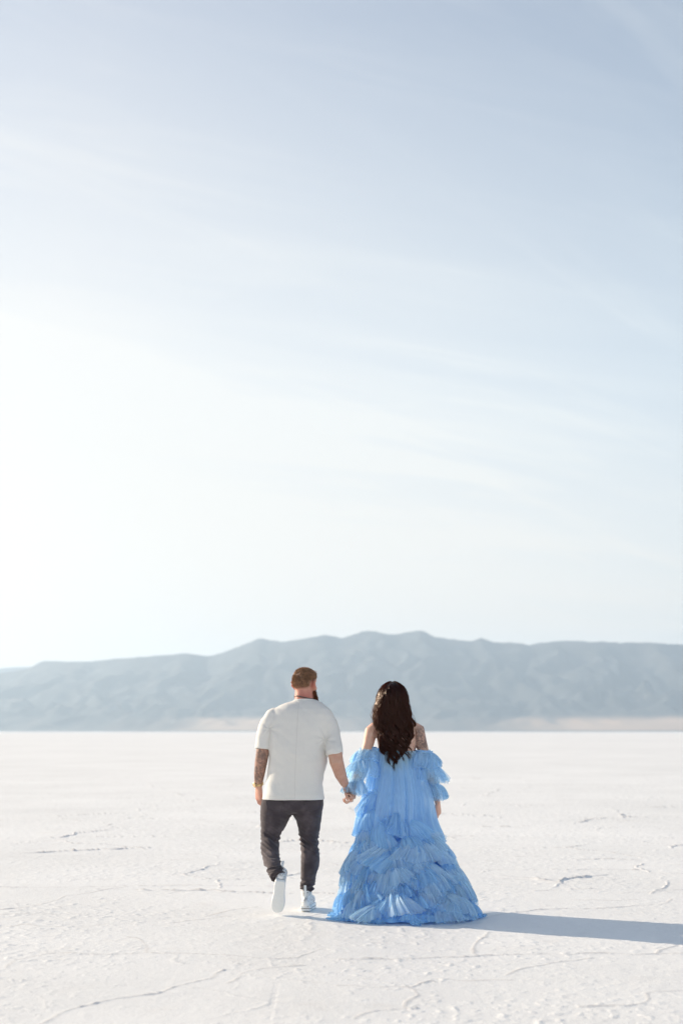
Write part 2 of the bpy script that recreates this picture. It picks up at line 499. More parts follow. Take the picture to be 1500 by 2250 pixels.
def build_mountains():
    rx = np.array([p[0] for p in RIDGE], float); ry = np.array([p[1] for p in RIDGE], float)
    Yr = 8200.0
    nx, ny = 520, 150
    u = np.linspace(-700, 2700, nx)
    yv = np.linspace(5600, 9400, ny)
    U, Yg = np.meshgrid(u, yv)
    X = (U - 750.0) / FPX * Yr
    crest = np.interp(u, rx, ry)
    crest_h = (1607.0 - crest) / FPX * Yr
    crest_y = Yr + 260 * fbm2(u / 190.0, u * 0 + 3, 3)
    crest_h = crest_h * crest_y / Yr
    ch = crest_h[None, :]; cy = crest_y[None, :]
    # slope from the foot to the crest, cut by ravines that widen downhill
    foot = 6150 + 330 * fbm2(u / 160.0 + 9, u * 0 + 1, 3)[None, :]
    tt = np.clip((Yg - foot) / (cy - foot), 0, 1)
    back = np.clip((9400 - Yg) / (9400 - cy), 0, 1)
    rav = np.abs(fbm2(X / 460.0 + 0.35 * fbm2(X / 600., Yg / 500., 2), Yg / 1500.0, 5, 0.55))
    rav2 = fbm2(X / 150.0, Yg / 210.0, 4, 0.55)
    body = ch * (0.04 * tt + 0.96 * tt ** 1.35)
    cut = np.sin(np.pi * np.clip(tt, 0, 1)) ** 0.8
    Hm = body - ch * cut * (0.42 * rav - 0.06) + ch * cut * 0.06 * rav2
    # lower spur ranges in front of the crest
    spur_h = 150 + 100 * fbm2(u / 230.0 + 4, u * 0 + 8, 4, 0.55) + 70 * np.clip((u - 500) / 900, 0, 1)
    spur_y = 6900 + 150 * fbm2(u / 140.0 + 14, u * 0, 3)
    sp_ = spur_h[None, :] * np.clip(1 - np.abs(Yg - spur_y[None, :]) / (560.0), 0, 1) ** 0.9
    sp_ = sp_ * (0.8 + 0.5 * fbm2(X / 130.0 + 70, Yg / 170.0, 4, 0.55))
    Hm = np.where(Yg <= cy, np.maximum(Hm, sp_), ch * back)
    # gentle fans at the foot
    fan = np.clip((Yg - 5650) / 500, 0, 1) * (2.5 + 5 * np.clip(0.5 + fbm2(u / 170.0 + 2, u * 0 + 5, 2), 0, 1) + 44 * np.exp(-((u - 1400) / 260.0) ** 2) + 18 * np.exp(-((u - 620) / 130.0) ** 2))[None, :]
    Hm = np.maximum(Hm, 0) + fan * np.clip(1 - Hm / 90.0, 0, 1)
    Hm = np.where(Yg < 5640, -3.0, Hm)
    # no point in front may rise above the crest line the photograph shows
    lim = (ch / cy) * Yg * 0.985
    Hm = np.where(Yg < cy - 60, np.minimum(Hm, lim), Hm)
    m = mountain_material("mountain_rock", (0.026, 0.032, 0.034), (0.046, 0.048, 0.046))
    fm = np.clip((44 * np.exp(-((u - 1400) / 260.0) ** 2) + 18 * np.exp(-((u - 620) / 130.0) ** 2)) / 14.0 + .25 * fbm2(u / 40.0, u * 0, 3), 0, 1)
    g = mesh_obj("mountains", np.stack([X, Yg, Hm], -1).reshape(-1, 3), grid_faces(ny, nx), m)
    fa = g.data.attributes.new('fan', 'FLOAT', 'POINT')
    fa.data.foreach_set('value', np.repeat(fm[None, :], ny, 0).ravel().astype(np.float32))
    tag(g, kind='structure')
    # a farther, paler range that shows at the left edge
    u2 = np.linspace(-900, 700, 160)
    y2 = np.linspace(10200, 11400, 24)
    U2, Y2 = np.meshgrid(u2, y2)
    X2 = (U2 - 750) / FPX * 10900
    top = np.interp(u2, [-900, -500, -200, -60, 0, 40, 80, 130, 200, 700], [1440, 1452, 1449, 1464, 1466, 1463, 1462, 1468, 1480, 1500])
    h2 = ((1607 - top) / FPX * 10900)[None, :]
    t2 = np.clip(1 - np.abs(Y2 - 10900) / 690, 0, 1)
    H2 = h2 * t2 ** 1.1 * (1 + 0.15 * (1 - t2) * fbm2(X2 / 300, Y2 / 300, 3)) - 2
    g2 = mesh_obj("hills", np.stack([X2, Y2, H2], -1).reshape(-1, 3), grid_faces(24, 160), m)
    tag(g2, kind='structure')


build_mountains()


def build_haze():
    x, y0, y1, z0, z1 = 12500.0, -12500.0, 12500.0, -6.0, 680.0
    v = [(-x, y0, z0), (x, y0, z0), (x, y1, z0), (-x, y1, z0), (-x, y0, z1), (x, y0, z1), (x, y1, z1), (-x, y1, z1)]
    f = [(0, 3, 2, 1), (4, 5, 6, 7), (0, 1, 5, 4), (1, 2, 6, 5), (2, 3, 7, 6), (3, 0, 4, 7)]
    m, t, o = new_mat("hazy_air")
    pv = t.add('ShaderNodeVolumePrincipled')
    pv.inputs['Color'].default_value = (0.66, 0.83, 1.0, 1)
    pv.inputs['Density'].default_value = HAZE_DENSITY
    pv.inputs['Anisotropy'].default_value = 0.45
    t.link(pv.outputs[0], o.inputs['Volume'])
    h = mesh_obj("haze", v, f, m, smooth=False)
    tag(h, kind='stuff')


HAZE_DENSITY = 1.02e-4
build_haze()


# ----------------------------------------------------------------- body tools
from mathutils.bvhtree import BVHTree
from mathutils import noise as mnoise


def V(*a):
    return Vector(a)


def tube(pts, rad, hint=(1, 0, 0), n=20, flat=False, ex=2.0, round_ends=(True, True), closed_end=True):
    """Rings along a path; rad holds r or (side, other) per point. Returns verts, faces."""
    pts = [Vector(p) for p in pts]
    verts, rings = [], []
    m = len(pts)
    rr = [(r, r) if isinstance(r, (int, float)) else tuple(r) for r in rad]
    T = []
    for i in range(m):
        a = pts[max(i - 1, 0)]; b = pts[min(i + 1, m - 1)]
        T.append((b - a).normalized())
    seq = []
    if round_ends[0]:
        k = min(rr[0])
        seq += [(pts[0] - T[0] * k * 0.85, T[0], (rr[0][0] * .35, rr[0][1] * .35)), (pts[0] - T[0] * k * 0.5, T[0], (rr[0][0] * .78, rr[0][1] * .78))]
    seq += [(pts[i], T[i], rr[i]) for i in range(m)]
    if round_ends[1]:
        k = min(rr[-1])
        seq += [(pts[-1] + T[-1] * k * 0.5, T[-1], (rr[-1][0] * .78, rr[-1][1] * .78)), (pts[-1] + T[-1] * k * 0.85, T[-1], (rr[-1][0] * .35, rr[-1][1] * .35))]
    h = Vector(hint)
    for c, t, r in seq:
        if flat:
            s, o = V(1, 0, 0), V(0, 1, 0)
        else:
            s = (h - t * t.dot(h)).normalized()
            o = t.cross(s)
        ring = []
        for k in range(n):
            a = 2 * math.pi * k / n
            ca, sa = math.cos(a), math.sin(a)
            f = (abs(ca) ** ex + abs(sa) ** ex) ** (-1.0 / ex) if ex != 2.0 else 1.0
            ring.append(len(verts))
            verts.append(c + s * (r[0] * ca * f) + o * (r[1] * sa * f))
        rings.append(ring)
    faces = []
    for a, b in zip(rings, rings[1:]):
        for k in range(n):
            faces.append((a[k], a[(k + 1) % n], b[(k + 1) % n], b[k]))
    faces.append(tuple(reversed(rings[0])))
    if closed_end:
        faces.append(tuple(rings[-1]))
    return verts, faces


def ball(c, r, rot=None, n=16):
    """Ellipsoid."""
    r = (r, r, r) if isinstance(r, (int, float)) else r
    verts, faces = [], []
    c = Vector(c)
    for i in range(1, n):
        th = math.pi * i / n
        for k in range(2 * n):
            ph = math.pi * k / n
            v = V(r[0] * math.sin(th) * math.cos(ph), r[1] * math.sin(th) * math.sin(ph), r[2] * math.cos(th))
            verts.append(c + (rot @ v if rot is not None else v))
    top = len(verts); v = V(0, 0, r[2]); verts.append(c + (rot @ v if rot is not None else v))
    bot = len(verts); v = V(0, 0, -r[2]); verts.append(c + (rot @ v if rot is not None else v))
    w2 = 2 * n
    for i in range(n - 2):
        for k in range(w2):
            faces.append((i * w2 + k, (i + 1) * w2 + k, (i + 1) * w2 + (k + 1) % w2, i * w2 + (k + 1) % w2))
    for k in range(w2):
        faces.append((top, k, (k + 1) % w2))
        faces.append((bot, (n - 2) * w2 + (k + 1) % w2, (n - 2) * w2 + k))
    return verts, faces


def merge(parts):
    V_, F_ = [], []
    for v, f in parts:
        o = len(V_)
        V_ += [tuple(q) for q in v]
        F_ += [tuple(i + o for i in q) for q in f]
    return V_, F_


def laplace(co, edges, it, lam=0.5):
    n = len(co)
    for _ in range(it):
        acc = np.zeros_like(co); cnt = np.zeros(n)
        np.add.at(acc, edges[:, 0], co[edges[:, 1]]); np.add.at(acc, edges[:, 1], co[edges[:, 0]])
        np.add.at(cnt, edges[:, 0], 1); np.add.at(cnt, edges[:, 1], 1)
        co = co + lam * (acc / np.maximum(cnt, 1)[:, None] - co)
    return co


def fuse(name, parts, voxel, smooth_it, mat, parent, deform=None, attrs=None):
    """One continuous surface from overlapping closed shapes, then smoothed and creased."""
    v, f = merge(parts)
    me = bpy.data.meshes.new(name + "_raw")
    me.from_pydata(v, [], f)
    bm = bmesh.new(); bm.from_mesh(me); bmesh.ops.recalc_face_normals(bm, faces=bm.faces); bm.to_mesh(me); bm.free()
    o = bpy.data.objects.new(name, me)
    COL.objects.link(o)
    md = o.modifiers.new("fuse", 'REMESH')
    md.mode = 'VOXEL'; md.voxel_size = voxel; md.adaptivity = 0.0
    dg = bpy.context.evaluated_depsgraph_get()
    dg.update()
    new = bpy.data.meshes.new_from_object(o.evaluated_get(dg))
    o.modifiers.clear()
    o.data = new
    bpy.data.meshes.remove(me)
    new.name = name
    n = len(new.vertices)
    co = np.empty(n * 3, np.float32); new.vertices.foreach_get('co', co); co = co.reshape(-1, 3).astype(float)
    ed = np.empty(len(new.edges) * 2, np.int32); new.edges.foreach_get('vertices', ed); ed = ed.reshape(-1, 2)
    co = laplace(co, ed, smooth_it)
    if deform is not None:
        new.vertices.foreach_set('co', co.astype(np.float32).ravel()); new.update()
        nr = np.empty(n * 3, np.float32); new.vertices.foreach_get('normal', nr); nr = nr.reshape(-1, 3).astype(float)
        co = deform(co, nr)
    for k, fn in (attrs or {}).items():
        a = new.attributes.new(k, 'FLOAT', 'POINT')
        a.data.foreach_set('value', fn(co).astype(np.float32))
    world = co.copy()
    if parent is not None:
        off = root_loc(parent)
        co = co - np.array(off)
        o.parent = parent
    new.vertices.foreach_set('co', co.astype(np.float32).ravel())
    new.polygons.foreach_set('use_smooth', np.ones(len(new.polygons), dtype=bool))
    new.materials.clear(); new.materials.append(mat)
    new.update()
    return o, world


def root_loc(o):
    l = Vector((0, 0, 0))
    while o is not None:
        l = l + o.location
        o = o.parent
    return l


def part(name, verts, faces, mat, parent, smooth=True):
    off = root_loc(parent)
    return mesh_obj(name, np.array([tuple(Vector(v) - off) for v in verts]), faces, mat, parent, smooth)


def bvh_of(o):
    off = root_loc(o)
    return BVHTree.FromPolygons([v.co + off for v in o.data.vertices], [tuple(p.vertices) for p in o.data.polygons])


def sheet_on(bvh, grid_xz, off, thick, y0):
    """A thin panel that lies on a surface seen from behind: grid of (x, z) cast along +Y."""
    rows, cols = len(grid_xz), len(grid_xz[0])
    outer, inner = [], []
    last = None
    for r in grid_xz:
        for x, z in r:
            h = bvh.ray_cast(V(x, y0, z), V(0, 1, 0))
            p, nn = (h[0], h[1]) if h[0] is not None else (V(x, last.y if last else y0 + 1, z), V(0, -1, 0))
            if nn.y > 0:
                nn = -nn
            last = p
            outer.append(p + nn * (off + thick)); inner.append(p + nn * (off - 0.002))
    n = rows * cols
    v = outer + inner
    f = [tuple(int(i) for i in q) for q in grid_faces(rows, cols)]
    f2 = [tuple(i + n for i in reversed(q)) for q in f]
    rim = [r * cols for r in range(rows)][::-1] + list(range(cols)) + [r * cols + cols - 1 for r in range(rows)] + [(rows - 1) * cols + c for c in range(cols)][::-1]
    ring = []
    for i in rim:
        if not ring or ring[-1] != i:
            ring.append(i)
    if ring[0] == ring[-1]:
        ring.pop()
    side = [(ring[k], ring[(k + 1) % len(ring)], ring[(k + 1) % len(ring)] + n, ring[k] + n) for k in range(len(ring))]
    return v, f + f2 + side


def quad_grid(a, b, c, d, nr, nc):
    """Grid of (x, z) between four corners: top-left, top-right, bottom-right, bottom-left."""
    g = []
    for i in range(nr):
        t = i / (nr - 1)
        l = (a[0] + (d[0] - a[0]) * t, a[1] + (d[1] - a[1]) * t); r = (b[0] + (c[0] - b[0]) * t, b[1] + (c[1] - b[1]) * t)
        g.append([(l[0] + (r[0] - l[0]) * j / (nc - 1), l[1] + (r[1] - l[1]) * j / (nc - 1)) for j in range(nc)])
    return g


def hand(wrist, d, n, side, size=1.0, curls=(20, 30, 34, 38), curl2=1.1, thumb=(35, 25), spread=1.0):
    """Palm, four fingers and a thumb. d: towards the fingers, n: where the palm faces, side: towards the thumb."""
    d = Vector(d).normalized(); n = Vector(n); n = (n - d * n.dot(d)).normalized()
    s = d.cross(n).normalized()
    if s.dot(Vector(side)) < 0:
        s = -s
    k = size
    w = Vector(wrist)
    parts = [tube([w - d * .02 * k, w, w + d * .03 * k, w + d * .065 * k, w + d * .095 * k],
                  [(.029 * k, .021 * k), (.029 * k, .020 * k), (.037 * k, .017 * k), (.041 * k, .0155 * k), (.040 * k, .013 * k)], hint=s, n=18, ex=2.4)]
    # ball of the thumb
    parts.append(ball(w + d * .035 * k + s * .022 * k + n * .010 * k, .019 * k))
    lens = ((.043, .027, .021), (.048, .030, .022), (.044, .028, .022), (.034, .021, .019))
    for i in range(4):
        off = (.0295 - .0198 * i) * k
        p = w + d * (.094 - .004 * abs(i - 1.2)) * k + s * off
        ang = 0.0
        pts = [p - d * .014 * k, p]
        dirn = d
        lat = s * (0.05 * (1.5 - i) * spread)
        for j, L in enumerate(lens[i]):
            ang += math.radians(curls[i] * (1.0 if j == 0 else curl2 if j == 1 else curl2 * .62))
            dirn = (d * math.cos(ang) + n * math.sin(ang) + lat).normalized()
            pts.append(pts[-1] + dirn * L * k * 0.5); pts.append(pts[-1] + dirn * L * k * 0.5)
        r0 = (.0092, .0096, .0092, .0080)[i] * k
        rad = [r0 * 1.05, r0 * 1.06, r0 * .95, r0 * 1.0, r0 * .88, r0 * .92, r0 * .84, r0 * .70]
        parts.append(tube(pts, rad, hint=s, n=10))
    tp = w + d * .026 * k + s * .026 * k + n * .006 * k
    a1, a2 = math.radians(thumb[0]), math.radians(thumb[1])
    d1 = (d * math.cos(a1) + s * math.sin(a1) * .85 + n * math.sin(a1) * .6).normalized()
    d2 = (d * math.cos(a2) + n * math.sin(a2) * 0.9 + s * math.sin(a2) * .1).normalized()
    pts = [tp, tp + d1 * .024 * k, tp + d1 * .046 * k, tp + d1 * .046 * k + d2 * .016 * k, tp + d1 * .046 * k + d2 * .032 * k]
    parts.append(tube(pts, [.0135 * k, .0115 * k, .0110 * k, .0108 * k, .0082 * k], hint=n, n=10))
    return parts


def seg_dist(co, a, b):
    a = np.array(a); b = np.array(b); ab = b - a
    t = np.clip(((co - a) @ ab) / (ab @ ab), 0, 1)
    return np.linalg.norm(co - a - t[:, None] * ab, axis=1), ((co - a) @ ab) / (ab @ ab)


def strands(paths, radii, n=4, flat=1.0):
    """Many tapered locks in one mesh. paths: list of point lists; radii: one per path."""
    vs, fs, base = [], [], 0
    for pts, r in zip(paths, radii):
        P_ = np.array([tuple(p) for p in pts], float)
        m = len(P_)
        T = np.gradient(P_, axis=0)
        T /= np.linalg.norm(T, axis=1)[:, None] + 1e-9
        h = np.array([0.31, 0.9, 0.17])
        s = np.cross(T, h); s /= np.linalg.norm(s, axis=1)[:, None] + 1e-9
        o = np.cross(T, s)
        t = np.linspace(0, 1, m)
        rad = r * np.clip(0.55 + 1.8 * t, 0, 1) * np.clip((1 - t) * 2.6, 0.06, 1)
        a = np.arange(n) / n * 2 * np.pi
        ring = P_[:, None, :] + rad[:, None, None] * (np.cos(a)[None, :, None] * s[:, None, :] * flat + np.sin(a)[None, :, None] * o[:, None, :] / flat)
        vs.append(ring.reshape(-1, 3))
        fs.append(grid_faces(m, n, True) + base)
        base += m * n
    return np.concatenate(vs), np.concatenate(fs)


# ----------------------------------------------------------------- materials for the two people
def skin_material(name, base, red, tattoo=0.0, stub=(0.2, 0.12, 0.08)):
    m, t, o = new_mat(name)
    g = t.add('ShaderNodeNewGeometry')
    n = t.noise(g.outputs['Position'], 22.0, 4.0, 0.6)
    c = t.mix(t.maprange(n, 0.35, 0.7, 0, 1, True), (*base, 1), tuple(x * y for x, y in zip(base, (0.90, 0.80, 0.78))) + (1,))
    asb = t.add('ShaderNodeAttribute', attribute_name='stubble')
    c = t.mix(asb.outputs['Fac'], c, (*stub, 1))
    ab = t.add('ShaderNodeAttribute', attribute_name='flush')
    c = t.mix(ab.outputs['Fac'], c, (*red, 1))
    at = t.add('ShaderNodeAttribute', attribute_name='tattoo')
    n2 = t.noise(g.outputs['Position'], 24.0, 3.0, 0.5, 2.6)
    lines = t.maprange(t.math('ABSOLUTE', t.math('SUBTRACT', t.math('FRACT', t.math('MULTIPLY', n2, 7.0)), 0.5)), 0.10, 0.30, 1.0, 0.0, True)
    sh = t.maprange(t.noise(g.outputs['Position'], 30.0, 4.0, 0.6, 1.2), 0.40, 0.62, 0.15, 1.0, True)
    ink = t.math('MULTIPLY', t.math('MULTIPLY', t.math('MAXIMUM', lines, t.math('MULTIPLY', sh, 0.85)), at.outputs['Fac']), tattoo, True)
    c = t.mix(ink, c, (0.040, 0.040, 0.044, 1))
    b = principled(t, o, c, 0.52)
    b.inputs['Specular IOR Level'].default_value = 0.35
    b.inputs['Subsurface Weight'].default_value = 0.22
    b.inputs['Subsurface Radius'].default_value = (0.012, 0.005, 0.003)
    b.inputs['Subsurface Scale'].default_value = 1.0
    bp = t.add('ShaderNodeBump'); bp.inputs['Strength'].default_value = 0.12; bp.inputs['Distance'].default_value = 0.002
    t.link(t.noise(g.outputs['Position'], 140.0, 3.0, 0.6), bp.inputs['Height']); t.link(bp.outputs[0], b.inputs['Normal'])
    return m


def cloth_material(name, color, rough=0.9, weave=420.0, bump=0.25, trans=0.0, fade=None, wear=0.0):
    m, t, o = new_mat(name)
    g = t.add('ShaderNodeNewGeometry')
    n = t.noise(g.outputs['Position'], weave, 2.0, 0.6)
    c = (*color, 1)
    c = t.mix(t.maprange(n, 0.3, 0.7, 0.0, 1.0), tuple(x * 0.90 for x in color) + (1,), tuple(min(x * 1.07, 1) for x in color) + (1,))
    if fade is not None:
        f = t.maprange(t.noise(g.outputs['Position'], 7.0, 4.0, 0.6), 0.42, 0.70, 0.0, wear, True)
        c = t.mix(f, c, (*fade, 1))
    b = principled(t, o, c, rough)
    b.inputs['Specular IOR Level'].default_value = 0.15
    b.inputs['Sheen Weight'].default_value = 0.15
    bp = t.add('ShaderNodeBump'); bp.inputs['Strength'].default_value = bump; bp.inputs['Distance'].default_value = 0.001
    t.link(n, bp.inputs['Height']); t.link(bp.outputs[0], b.inputs['Normal'])
    if trans:
        tr = t.add('ShaderNodeBsdfTranslucent'); t.val(tr.inputs['Color'], c)
        mx = t.add('ShaderNodeMixShader'); mx.inputs[0].default_value = trans
        t.link(b.outputs[0], mx.inputs[1]); t.link(tr.outputs[0], mx.inputs[2]); t.link(mx.outputs[0], o.inputs['Surface'])
    return m


def hair_material(name, root, glow, trans=0.3, rough=0.38):
    m, t, o = new_mat(name)
    g = t.add('ShaderNodeNewGeometry')
    n = t.noise(g.outputs['Position'], 45.0, 3.0, 0.6)
    c = t.mix(t.maprange(n, 0.35, 0.68, 0.0, 1.0, True), tuple(x * 0.65 for x in root) + (1,), tuple(x * 1.5 for x in root) + (1,))
    b = principled(t, o, c, rough)
    b.inputs['Specular IOR Level'].default_value = 0.24
    b.inputs['Specular Tint'].default_value = (1.0, 0.66, 0.45, 1)
    tr = t.add('ShaderNodeBsdfTranslucent'); tr.inputs['Color'].default_value = (*glow, 1)
    mx = t.add('ShaderNodeMixShader'); mx.inputs[0].default_value = trans
    t.link(b.outputs[0], mx.inputs[1]); t.link(tr.outputs[0], mx.inputs[2]); t.link(mx.outputs[0], o.inputs['Surface'])
    return m


def plain_material(name, color, rough=0.5, metal=0.0):
    m, t, o = new_mat(name)
    g = t.add('ShaderNodeNewGeometry')
    n = t.noise(g.outputs['Position'], 60.0, 3.0, 0.6)
    c = t.mix(n, tuple(x * 0.9 for x in color) + (1,), tuple(min(1, x * 1.05) for x in color) + (1,))
    b = principled(t, o, c, rough)
    b.inputs['Metallic'].default_value = metal
    return m


def empty(name, loc, label, cat):
    e = bpy.data.objects.new(name, None)
    e.location = loc
    e.empty_display_size = 0.2
    COL.objects.link(e)
    tag(e, label, cat)
    return e


def build_head(c, yaw, scale=1.0, female=False):
    """Overlapping shapes of a head that faces +Y turned clockwise by yaw. Returns shapes and the local frame."""
    R = Matrix.Rotation(-yaw, 3, 'Z')
    k = scale
    L = lambda x, y, z: Vector(c) + R @ V(x * k, y * k, z * k)
    B = lambda x, y, z, rx, ry, rz: ball(L(x, y, z), (rx * k, ry * k, rz * k), R)
    jaw = 0.88 if female else 1.0
    ps = [B(0, -.012, .030, .077, .098, .088), B(0, .010, -.005, .072, .086, .085), B(0, .030, -.055, .060 * jaw, .066, .055),
          B(0, .058, -.088, .036 * jaw, .036, .028), B(0, .060, .045, .058, .038, .050),
          B(.040, .052, -.020, .026, .030, .026), B(-.040, .052, -.020, .026, .030, .026), B(.046 * jaw, .012, -.075, .020, .036, .026), B(-.046 * jaw, .012, -.075, .020, .036, .026),
          tube([L(0, .090, .022), L(0, .104, -.005), L(0, .112, -.024)], [.010 * k, .013 * k, .015 * k], n=10),
          B(.010, .098, -.028, .010, .010, .008), B(-.010, .098, -.028, .010, .010, .008),
          tube([L(-.040, .082, .030), L(0, .094, .031), L(.040, .082, .030)], [.009 * k, .010 * k, .009 * k], n=10),
          tube([L(-.022, .083, -.053), L(0, .092, -.052), L(.022, .083, -.053)], [.005 * k, .008 * k, .005 * k], n=8),
          tube([L(-.020, .082, -.063), L(0, .091, -.064), L(.020, .082, -.063)], [.006 * k, .009 * k, .006 * k], n=8)]
    for s in (1, -1):
        # ear: rim, lobe and bowl
        pts = [L(s * .074, .012, -.032), L(s * .086, -.004, -.018), L(s * .099, -.022, .004), L(s * .101, -.025, .022), L(s * .094, -.014, .037), L(s * .078, .008, .034)]
        ps.append(tube(pts, [.0105 * k, .0110 * k, .0100 * k, .0095 * k, .0090 * k, .0085 * k], hint=(0, 0, 1), n=10))
        ps.append(ball(L(s * .083, -.004, .006), (.0095 * k, .020 * k, .029 * k), R @ Matrix.Rotation(s * 0.62, 3, 'Z')))
        ps.append(B(s * .076, .014, -.033, .007, .010, .011))
    return ps, L, R


# ----------------------------------------------------------------- the man
def build_man():
    YM = 10.69
    x0, _ = px2w(645, 1800, YM)
    man = empty("person", (x0, YM, 0), "man in cream t-shirt, charcoal jeans and white high-top sneakers, looking right mid-stride", "man")
    skin = skin_material("skin_man", (0.60, 0.36, 0.265), (0.50, 0.165, 0.125), 0.80, (0.17, 0.098, 0.062))
    shirt_m = cloth_material("cream_jersey", (0.85, 0.835, 0.79), 0.9, 500.0, 0.2, 0.16)
    seam_m = cloth_material("cream_seam", (0.74, 0.72, 0.68), 0.9, 500.0, 0.2, 0.0)
    jean_m = cloth_material("charcoal_denim", (0.056, 0.045, 0.050), 0.85, 900.0, 0.35, 0.0, (0.135, 0.112, 0.120), 0.60)

    # --- joints
    q = lambda px, py, Y: P(px, py, Y)
    neck_b, neck_t = q(669, 1552, YM + .00), q(667, 1520, YM + .03)
    head_c = q(669.5, 1506, YM + .055)
    yaw = math.radians(32)
    hp, L, R = build_head(head_c, yaw, 1.03)
    body = list(hp)
    body.append(tube([q(664, 1566, YM - .01), q(667, 1546, YM + .0), q(667, 1526, YM + .03), q(668, 1508, YM + .045)], [(.075, .058), (.068, .060), (.066, .066), (.066, .070)], n=24))
    # torso under the shirt
    tr = [(1556, 618, 712, .080), (1570, 606, 722, .092), (1600, 600, 722, .108), (1640, 597, 708, .125), (1690, 600, 702, .115), (1740, 592, 700, .112), (1772, 594, 696, .105)]
    body.append(tube([q((a + b) / 2, y, YM) for y, a, b, d in tr], [((b - a) / 2 / 290, d) for y, a, b, d in tr], flat=True, n=28, ex=2.3, round_ends=(False, False)))
    # legs inside the jeans
    lleg = [q(608, 1785, YM), q(594, 1850, YM + .02), q(599, 1890, YM - .13), q(608, 1925, YM - .28)]
    rleg = [q(676, 1785, YM), q(679, 1855, YM + .04), q(681, 1900, YM + .02), q(675, 1968, YM + .03), q(674, 1990, YM + .03)]
    body.append(tube(lleg, [.08, .05, .045, .028], n=16)); body.append(tube(rleg, [.08, .05, .05, .027, .03], n=16))
    # arms
    la = [q(596, 1580, YM - .01), q(582, 1612, YM - .02), q(577, 1652, YM - .03), q(574, 1672, YM - .01), q(570, 1700, YM + .03), q(568, 1719, YM + .055)]
    body.append(tube(la, [(.044, .050), (.050, .055), (.049, .052), (.047, .050), (.041, .044), (.032, .030)], n=20))
    lw, ld = q(568.5, 1727, YM + .065), V(.02, .06, -1)
    body.append(tube([la[-1], lw], [.031, .029], n=16))
    body += hand(lw, ld, (.55, .40, .05), (.45, .75, 0), 1.03, (26, 36, 42, 48), 1.25, (32, 30))
    ra = [q(722, 1584, YM - .01), q(731, 1612, YM - .02), q(735, 1650, YM - .09), q(739, 1674, YM - .12), q(748, 1702, YM - .06), q(757, 1722, YM + .0)]
    body.append(tube(ra, [(.046, .052), (.052, .056), (.054, .056), (.052, .054), (.044, .046), (.031, .030)], n=20))
    # his right hand closes on hers: palm towards her, fingers wrapped towards the camera
    rw = q(758, 1726.5, YM + .01)
    body += hand(rw, (.25, .05, -1), (.95, -.25, .1), (-.25, 1, 0), 1.0, (70, 76, 78, 80), 1.2, (40, 60))

    nb = np.array(neck_t); hc = np.array(head_c)

    def flush(co):
        d = np.linalg.norm((co - np.array(q(668, 1538, YM))) / np.array([.16, .2, .085]), axis=1)
        back = np.clip(1.4 - d, 0, 1)
        ear = np.zeros(len(co))
        for s in (1, -1):
            ear = np.maximum(ear, np.clip(1.6 - np.linalg.norm(co - np.array(L(s * .090, -.01, 0)), axis=1) / .030, 0, 1))
        hands = np.clip(1.2 - np.linalg.norm(co - np.array(lw + Vector(ld) * .10), axis=1) / .09, 0, 1) * .45
        return np.clip(np.maximum(np.maximum(back, ear * .8), hands), 0, 1) * .9

    def tat(co):
        d, t = seg_dist(co, la[2] + (la[1] - la[2]) * .4, la[5])
        return np.where((d < .085), np.clip((1.02 - t) * 14, 0, 1) * np.clip((t + .2) * 12, 0, 1), 0)
    Ri = np.array(R.inverted())

    def stubble(co):
        # hair-covered skin: local direction from the head's centre, above the clipped hairline
        l = (co - np.array(head_c)) @ Ri.T
        r_ = np.linalg.norm(l, axis=1) + 1e-9
        d = l / r_[:, None]
        hl = np.where(d[:, 1] < -.55, -.36, np.where(d[:, 1] < 0, -.36 + (d[:, 1] + .55) * .55, -.06 + d[:, 1] * .85))
        side = np.clip((np.abs(d[:, 0]) - .60) / .2, 0, 1) * np.clip((.45 - d[:, 2]) / .3, 0, 1)
        m = np.clip((d[:, 2] - hl) / .16, 0, 1) * (1 - .72 * side)
        return np.where(r_ < .17, m, 0) * .92
    bo, bco = fuse("body", body, 0.0042, 4, skin, man, None, {'flush': flush, 'tattoo': tat, 'stubble': stubble})
    bbv = bvh_of(bo)

    # --- eyes (he looks away from the camera)
    eye_m = plain_material("eye_white", (0.75, 0.74, 0.72), 0.2)
    iris_m = plain_material("iris_dark", (0.05, 0.05, 0.045), 0.2)
    for s in (1, -1):
        e = part("eye", *ball(L(s * .031, .082, .008), .0125 * 1.03, None, 10), eye_m, man)
        part("iris", *ball(L(s * .031, .091, .008), (.0055, .0055, .0055), None, 8), iris_m, e)

    # --- t-shirt
    rows = [(1538.5, 645, 694, .070, .012), (1543, 632, 703, .082, .008), (1549, 616, 713, .095, .004), (1558, 602, 724, .110, 0), (1570, 594, 732, .122, -.002), (1585, 590, 733, .132, -.004), (1605, 590, 727, .142, -.006),
            (1640, 591, 714, .152, -.006), (1675, 591, 717, .152, -.002), (1700, 588, 711, .148, 0), (1720, 584, 708, .146, 0), (1740, 580.5, 709.5, .147, 0), (1757, 577.5, 711, .149, 0)]
    pts = [q((a + b) / 2, y, YM + dy) for y, a, b, d, dy in rows]
    rad = [((b - a) / 2 / 290.0, d) for y, a, b, d, dy in rows]
    # turned-in hem
    pts += [pts[-1] + V(0, 0, .004), pts[-1] + V(0, 0, .03)]
    rad += [(rad[-1][0] - .016, rad[-1][1] - .016), (rad[-1][0] - .022, rad[-1][1] - .022)]
    sh = [tube(pts, rad, flat=True, n=48, ex=2.45, round_ends=(False, False))]
    ls = [q(604, 1572, YM), q(590, 1590, YM - .01), q(583, 1610, YM - .02), q(578.5, 1632, YM - .025), q(577, 1646, YM - .028)]
